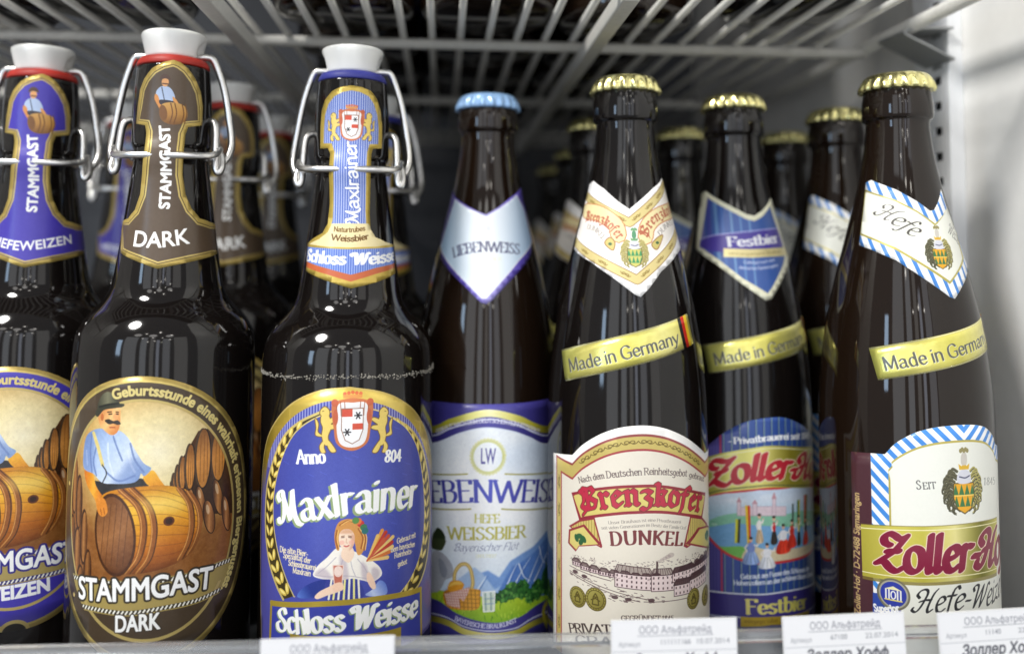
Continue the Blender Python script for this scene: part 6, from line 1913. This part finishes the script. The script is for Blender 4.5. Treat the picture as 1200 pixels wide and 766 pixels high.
# ================================================================ bottles
def crown(m, parent, top=258.2):
    def fl(r, h, a):
        u = max(0.0, min(1.0, (top - 1.4 - h) / 4.6))
        return r + .8 * u * (math.cos(21 * a) * .9 + .1)
    prof = [(13.6, top - 7.3), (14.75, top - 7.2), (14.6, top - 5.8), (14.25, top - 4.2), (13.8, top - 2.8), (13.2, top - 1.5), (12.4, top - .75), (11.2, top - .3), (9.0, top - .08), (5.0, top), (1.0, top)]
    return obj('crown_cap', lathe(prof, 168, fl), m, parent, True)


def swing_fittings(root, rubber, top):
    def notch(r, h, a):
        w = max(0.0, 1 - abs(math.sin(a)) / .42)
        u = max(0.0, min(1.0, (top - 2.8 - h) / 2.5))
        return r - 2.6 * w * u
    b = top - 10.8
    st = obj('stopper', lathe([(9.6, b), (10.9, b + .2), (11.1, b + 1.2), (11.4, b + 3), (12.0, b + 5.4), (12.5, b + 7.6), (12.75, b + 9.2), (12.6, b + 10.2), (11.9, b + 10.7), (10.4, b + 10.8), (4, b + 10.9)], 72, notch), M['china'], root, True)
    obj('rubber_ring', lathe([(11.5, b - 3.7), (13.9, b - 3.6), (14.15, b - 3.0), (13.8, b - 1.6), (12.9, b - .3), (11.0, b + .3)], 72), rubber, root, True)
    mm = lambda pts: [(x / 1000, y / 1000, z / 1000) for x, y, z in pts]
    bm = bmesh.new()
    for s in (-1, 1):
        tube(bm, mm([(s * 9, 0, b + 1.4), (s * 13, 0, b + 1.6), (s * 15.6, .2, b + 1.0), (s * 17.6, .6, b - 3), (s * 20.6, 1.2, b - 13), (s * 23.2, 1.0, b - 28), (s * 23.9, 0, b - 35), (s * 23.4, -1.6, b - 39), (s * 21.8, -3.2, b - 42), (s * 20.2, -4.4, b - 42.6)]), .00148, 10, 7)
    obj('bail_wire', bm, M['steel'], root, True)
    bm = bmesh.new()
    tube(bm, mm([(-20.4, -4.5, b - 37.0), (-20.0, -8.0, b - 39.4), (-18.6, -10.8, b - 40.5), (-15.6, -13.4, b - 40.9), (-11, -15.6, b - 41.0), (-4, -16.3, b - 41.0), (4, -16.3, b - 41.0), (11, -15.6, b - 41.0), (15.6, -13.4, b - 40.9), (18.6, -10.8, b - 40.5), (20.0, -8.0, b - 39.4), (20.4, -4.5, b - 37.0)]), .00148, 10, 6)
    obj('locking_wire', bm, M['steel'], root, True)
    bm = bmesh.new()
    for s in (-1, 1):
        tube(bm, mm([(s * 13.3, -1, b - 25.6), (s * 15.6, -2, b - 25.2), (s * 17.8, -3.2, b - 26.4), (s * 18.7, -4.2, b - 30.0), (s * 19.1, -5.6, b - 38.0), (s * 19.3, -6.2, b - 44.2), (s * 20.4, -6.6, b - 46.8), (s * 21.6, -6.0, b - 45.0), (s * 21.4, -4.6, b - 41.6), (s * 20.3, -3.8, b - 38.6)]), .00148, 10, 6)
    tube(bm, mm([(15.0 * math.cos(t), 15.0 * math.sin(t) + 0.2, b - 40.6) for t in np.linspace(-.25, PI + .25, 17)]), .0014, 10, 3)
    obj('collar_wire', bm, M['steel'], root, True)
    return st


PRINT = {}


def printed(key, fn, *a):
    if key not in PRINT:
        art, out = fn(*a)
        PRINT[key] = (art, out, print_mat(key, art))
    return PRINT[key]


def swing_bottle(kind):
    root = empty('swing_top_bottle')
    top = 272.0 if kind != 'girl' else 267.3
    dz = 0.0 if kind != 'girl' else -4.4
    prof = [(h + (dz if h > 130 else 0), r) for h, r in SWING]
    paper = [(h + (dz if h > 130 else 0), r) for h, r in SWING_PAPER]
    obj('glass_body', lathe(smooth_prof(prof)), M['glass_black'], root, True)
    swing_fittings(root, M['rubber_blue'] if kind == 'girl' else M['rubber_red'], top)
    if kind == 'girl':
        a, o, m = printed('blue_shield_label', art_girl_front)
        wrap('front_label', o, a, paper, m, root, hstep=9)
        a, o, m = printed('blue_neck_label', art_girl_neck)
        wrap('neck_label', o, a, paper, m, root, hstep=2.5, step=2.5)
        r2 = np.random.default_rng(4)
        bm = bmesh.new()
        for k in range(950):
            t = r2.uniform(0, 2 * PI)
            h = 135.4 + r2.normal(0, .5) + .35 * math.sin(3 * t)
            rr = r2.uniform(.12, .4)
            R = 34.5 + rr * .1
            mx = Matrix.Translation((R * math.cos(t) / 1000, R * math.sin(t) / 1000, h / 1000)) @ Matrix.Diagonal((rr / 1000, rr / 1000, rr * .8 / 1000, 1))
            bmesh.ops.create_icosphere(bm, subdivisions=1, radius=1, matrix=mx)
        f = obj('froth_ring', bm, M['froth'], root, True)
        f['kind'] = 'stuff'
    else:
        a, o, m = printed(kind + '_oval_label', art_cellar_front, kind)
        wrap('front_label', o, a, paper, m, root, hstep=9)
        a, o, m = printed(kind + '_neck_label', art_cellar_neck, kind)
        wrap('neck_label', o, a, paper, m, root, hstep=2.5, step=2.5)
    return root


BAND = dict(engraving=((-34.41, 130.83), (-3.92, 138.64), 62.0, 12.6), fest=((-22.86, 129.84), (-0.17, 134.47), 66.0, 12.2), border=((-25.27, 133.45), (-2.75, 138.42), 64.0, 12.6))


def euro_bottle(kind):
    root = empty('crown_cap_bottle')
    obj('glass_body', lathe(smooth_prof(EURO)), M['glass_brown'] if kind in ('border', 'alp') else M['glass_black'], root, True)
    crown(M['cap_blue'] if kind == 'alp' else M['cap_gold'], root, 256.4 if kind == 'alp' else 258.2)
    fr, ne = {'alp': (art_alp_front, art_alp_neck), 'engraving': (art_engraving_front, art_engraving_neck), 'fest': (art_fest_front, art_fest_neck), 'border': (art_border_front, art_border_neck)}[kind]
    a, o, m = printed(kind + '_front_label', fr)
    wrap('front_label', o, a, EURO, m, root, hstep=6)
    a, o, m = printed(kind + '_neck_label', ne)
    wrap('neck_label', o, a, EURO, m, root, hstep=2.5, step=2.5)
    if kind in BAND:
        p, q, L, w = BAND[kind]
        if 'foil' not in PRINT:
            ar = art_band(62.0, 12.4)
            PRINT['foil'] = (ar, [(0, 0), (62, 0), (62, 12.4), (0, 12.4)], print_mat('gold_foil', ar, .27, .3, .5, 90))
        ar, ou, m = PRINT['foil']
        d = (q[0] - p[0], q[1] - p[1])
        Ld = math.hypot(*d)
        wrap('foil_strip', ou, ar, EURO, m, root, lift=.2, hstep=3.1, frame=(p, (d[0] / Ld, d[1] / Ld)))
    return root


def copy_thing(root, loc, rz, label):
    r = root.copy()
    COL.objects.link(r)
    r.location = loc
    r.rotation_euler = (0, 0, rz)
    r['label'] = label
    for ch in root.children:
        c = ch.copy()
        COL.objects.link(c)
        c.parent = r
    return r


SPEC = [
    ('purple', swing_bottle, 'purple wheat beer swing bottles', 'swing-top bottle',
     [((-.1772, .3909), 6, 'dark swing-top bottle with purple oval label, leftmost in the front row'),
      ((-.1864, .5301), 2, 'swing-top bottle with purple neck label, half hidden behind the front purple and brown bottles')]),
    ('dark', swing_bottle, 'brown label swing bottles', 'swing-top bottle',
     [((-.1111, .3593), 0, 'dark swing-top bottle with brown oval label of a man rolling a barrel'),
      ((-.1128, .4632), 0, 'swing-top bottle with brown neck label directly behind the front brown-label bottle'),
      ((-.1116, .5684), 3, 'swing-top bottle with brown neck label, third back in its row')]),
    ('girl', swing_bottle, 'blue label swing bottles', 'swing-top bottle',
     [((-.0380, .3595), 0, 'dark swing-top bottle with blue label of a girl holding wheat, froth at the shoulder'),
      ((-.0357, .4678), 0, 'blue-label swing-top bottle hidden behind the front one, wires and stopper edge showing')]),
    ('alp', euro_bottle, 'alpine label beer bottles', 'beer bottle',
     [((.0210, .3982), 0, 'brown beer bottle with pale blue crown cap and alpine picnic label in the front row')]),
    ('engraving', euro_bottle, 'ivory label beer bottles', 'beer bottle',
     [((.0785, .3608), 0, 'dark beer bottle with gold cap and ivory label engraved with a brewery town'),
      ((.0847, .4720), 0, 'gold-capped bottle with ivory neck label, second in its row'),
      ((.0947, .6000), 4, 'gold-capped bottle with ivory neck label, third in the row behind the engraved ivory label'),
      ((.0947, .7103), -3, 'blurred gold-capped bottle, last in the row behind the engraved ivory label bottle')]),
    ('fest', euro_bottle, 'dark blue label beer bottles', 'beer bottle',
     [((.1390, .3969), 0, 'dark beer bottle with gold cap and dark blue striped label of dancers by a lake'),
      ((.1423, .5004), 3, 'gold-capped bottle with blue neck label standing behind the dancers label bottle')]),
    ('border', euro_bottle, 'white label beer bottles', 'beer bottle',
     [((.1919, .3446), 0, 'brown beer bottle with gold cap and blue-and-white edged label beside the fridge wall'),
      ((.2045, .4274), -2, 'gold-capped bottle with white neck label, second in the row by the white fridge wall'),
      ((.2110, .5104), 2, 'gold-capped bottle half hidden, third in the row by the white fridge wall')]),
]
PROTO = {}
for kind, fn, grp, cat, places in SPEC:
    for i, ((x, y), rz, lab) in enumerate(places):
        if i == 0:
            r = fn(kind)
            r.location = (x, y, 0)
            r.rotation_euler = (0, 0, math.radians(rz))
            tag(r, lab, cat, grp)
            PROTO[kind] = r
        else:
            copy_thing(PROTO[kind], (x, y, 0), math.radians(rz), lab)

# bottles standing on the rack above, seen from below through the rods
ZR = .2955
for k, y in enumerate((.545, .613, .681)):
    for i, x in enumerate((-.0470, .0220, .0900)):
        copy_thing(PROTO['alp'], (x, y + .004 * i, ZR), 0.1, 'dark bottle on the overhead rack, ' + ('third', 'fourth', 'fifth')[k] + ' rank, ' + ('above the blue-label bottle', 'above the pale blue cap', 'beside the wide support strip')[i])
for kind, x, y, lab in [('alp', -.0470, .405, 'bottle on the overhead rack, front dark base above the blue-label bottle'),
                        ('alp', .0220, .405, 'bottle on the overhead rack, dark base just left of the wide support strip'),
                        ('border', .0900, .415, 'bottle on the overhead rack, brownish base right of the wide support strip'),
                        ('alp', -.0470, .475, 'bottle on the overhead rack, second rank above the white stopper of the blue bottle'),
                        ('alp', .0220, .475, 'bottle on the overhead rack, second rank above the pale blue cap'),
                        ('border', .0900, .486, 'bottle on the overhead rack, second rank above the ivory label bottle'),
                        ('dark', -.1500, .405, 'bottle on the overhead rack, dark base above the brown-label bottle'),
                        ('dark', -.2200, .420, 'bottle on the overhead rack, dark base above the purple-label bottle'),
                        ('fest', .1600, .379, 'bottle on the overhead rack, dark base above the gold cap beside the grey clip')]:
    copy_thing(PROTO[kind], (x, y, ZR), 0.1, lab)

# ================================================================ price rail and tags at the shelf edge
pr_ = empty('price_rail', (0, .287, 0))
tag(pr_, 'clear plastic price rail along the front edge of the shelf', 'price rail')
ax = math.atan2(-.0066, .342)
bm = bmesh.new()
box(bm, -.6, .248, -.0009, .0009, 0, .0530, .0003)
pl = obj('clear_strip', bm, M['acrylic'], pr_)
bm = bmesh.new()
box(bm, -.6, .248, -.0024, .0022, .0531, .0566, .0010)
bd = obj('top_bead', bm, M['acrylic'], pr_)
bm = bmesh.new()
box(bm, -.6, .248, -.006, -.0012, .030, .0335, .0008)
lp = obj('lower_lip', bm, M['acrylic'], pr_)
pr_.rotation_euler = (0, .0095, 0)

TAGS = [((-.0350, .2790), 60.3, 0, '1969', '10.07.2014', 'faint white price tag on the rail below the blue girl label'),
        ((.0765, .2790), 62.6, -.4, '111111166', '10.07.2014', 'white price tag on the rail below the ivory engraved label'),
        ((.1345, .2790), 62.4, .8, '67100', '22.07.2014', 'white price tag on the rail between dancers label and blue-edged label'),
        ((.1885, .2790), 62.4, 1.6, '11140', '22.07.2014', 'white price tag nearest the fridge wall, below the blue-edged label')]
for (x, y), zt, tilt, num, date, lab in TAGS:
    ar = art_tag(num, date)
    root = empty('price_tag', (x, y, zt / 1000 - .030))
    root.rotation_euler = (math.radians(-4), math.radians(-tilt), 0)
    tag(root, lab, 'price tag', 'price tags on the shelf rail')
    obj('card', box(bmesh.new(), -.0210, .0210, 0, .0006, 0, .030, .0001), M['paper'], root)
    bm = bmesh.new()
    uv = bm.loops.layers.uv.new('UVMap')
    vs = [bm.verts.new(p) for p in ((-.0208, -.0002, .0002), (.0208, -.0002, .0002), (.0208, -.0002, .0298), (-.0208, -.0002, .0298))]
    f = bm.faces.new(vs)
    for l, c in zip(f.loops, ((0, 0), (1, 0), (1, 1), (0, 1))):
        l[uv].uv = c
    obj('printed_face', bm, print_mat('price_print', ar, .5, 0), root)
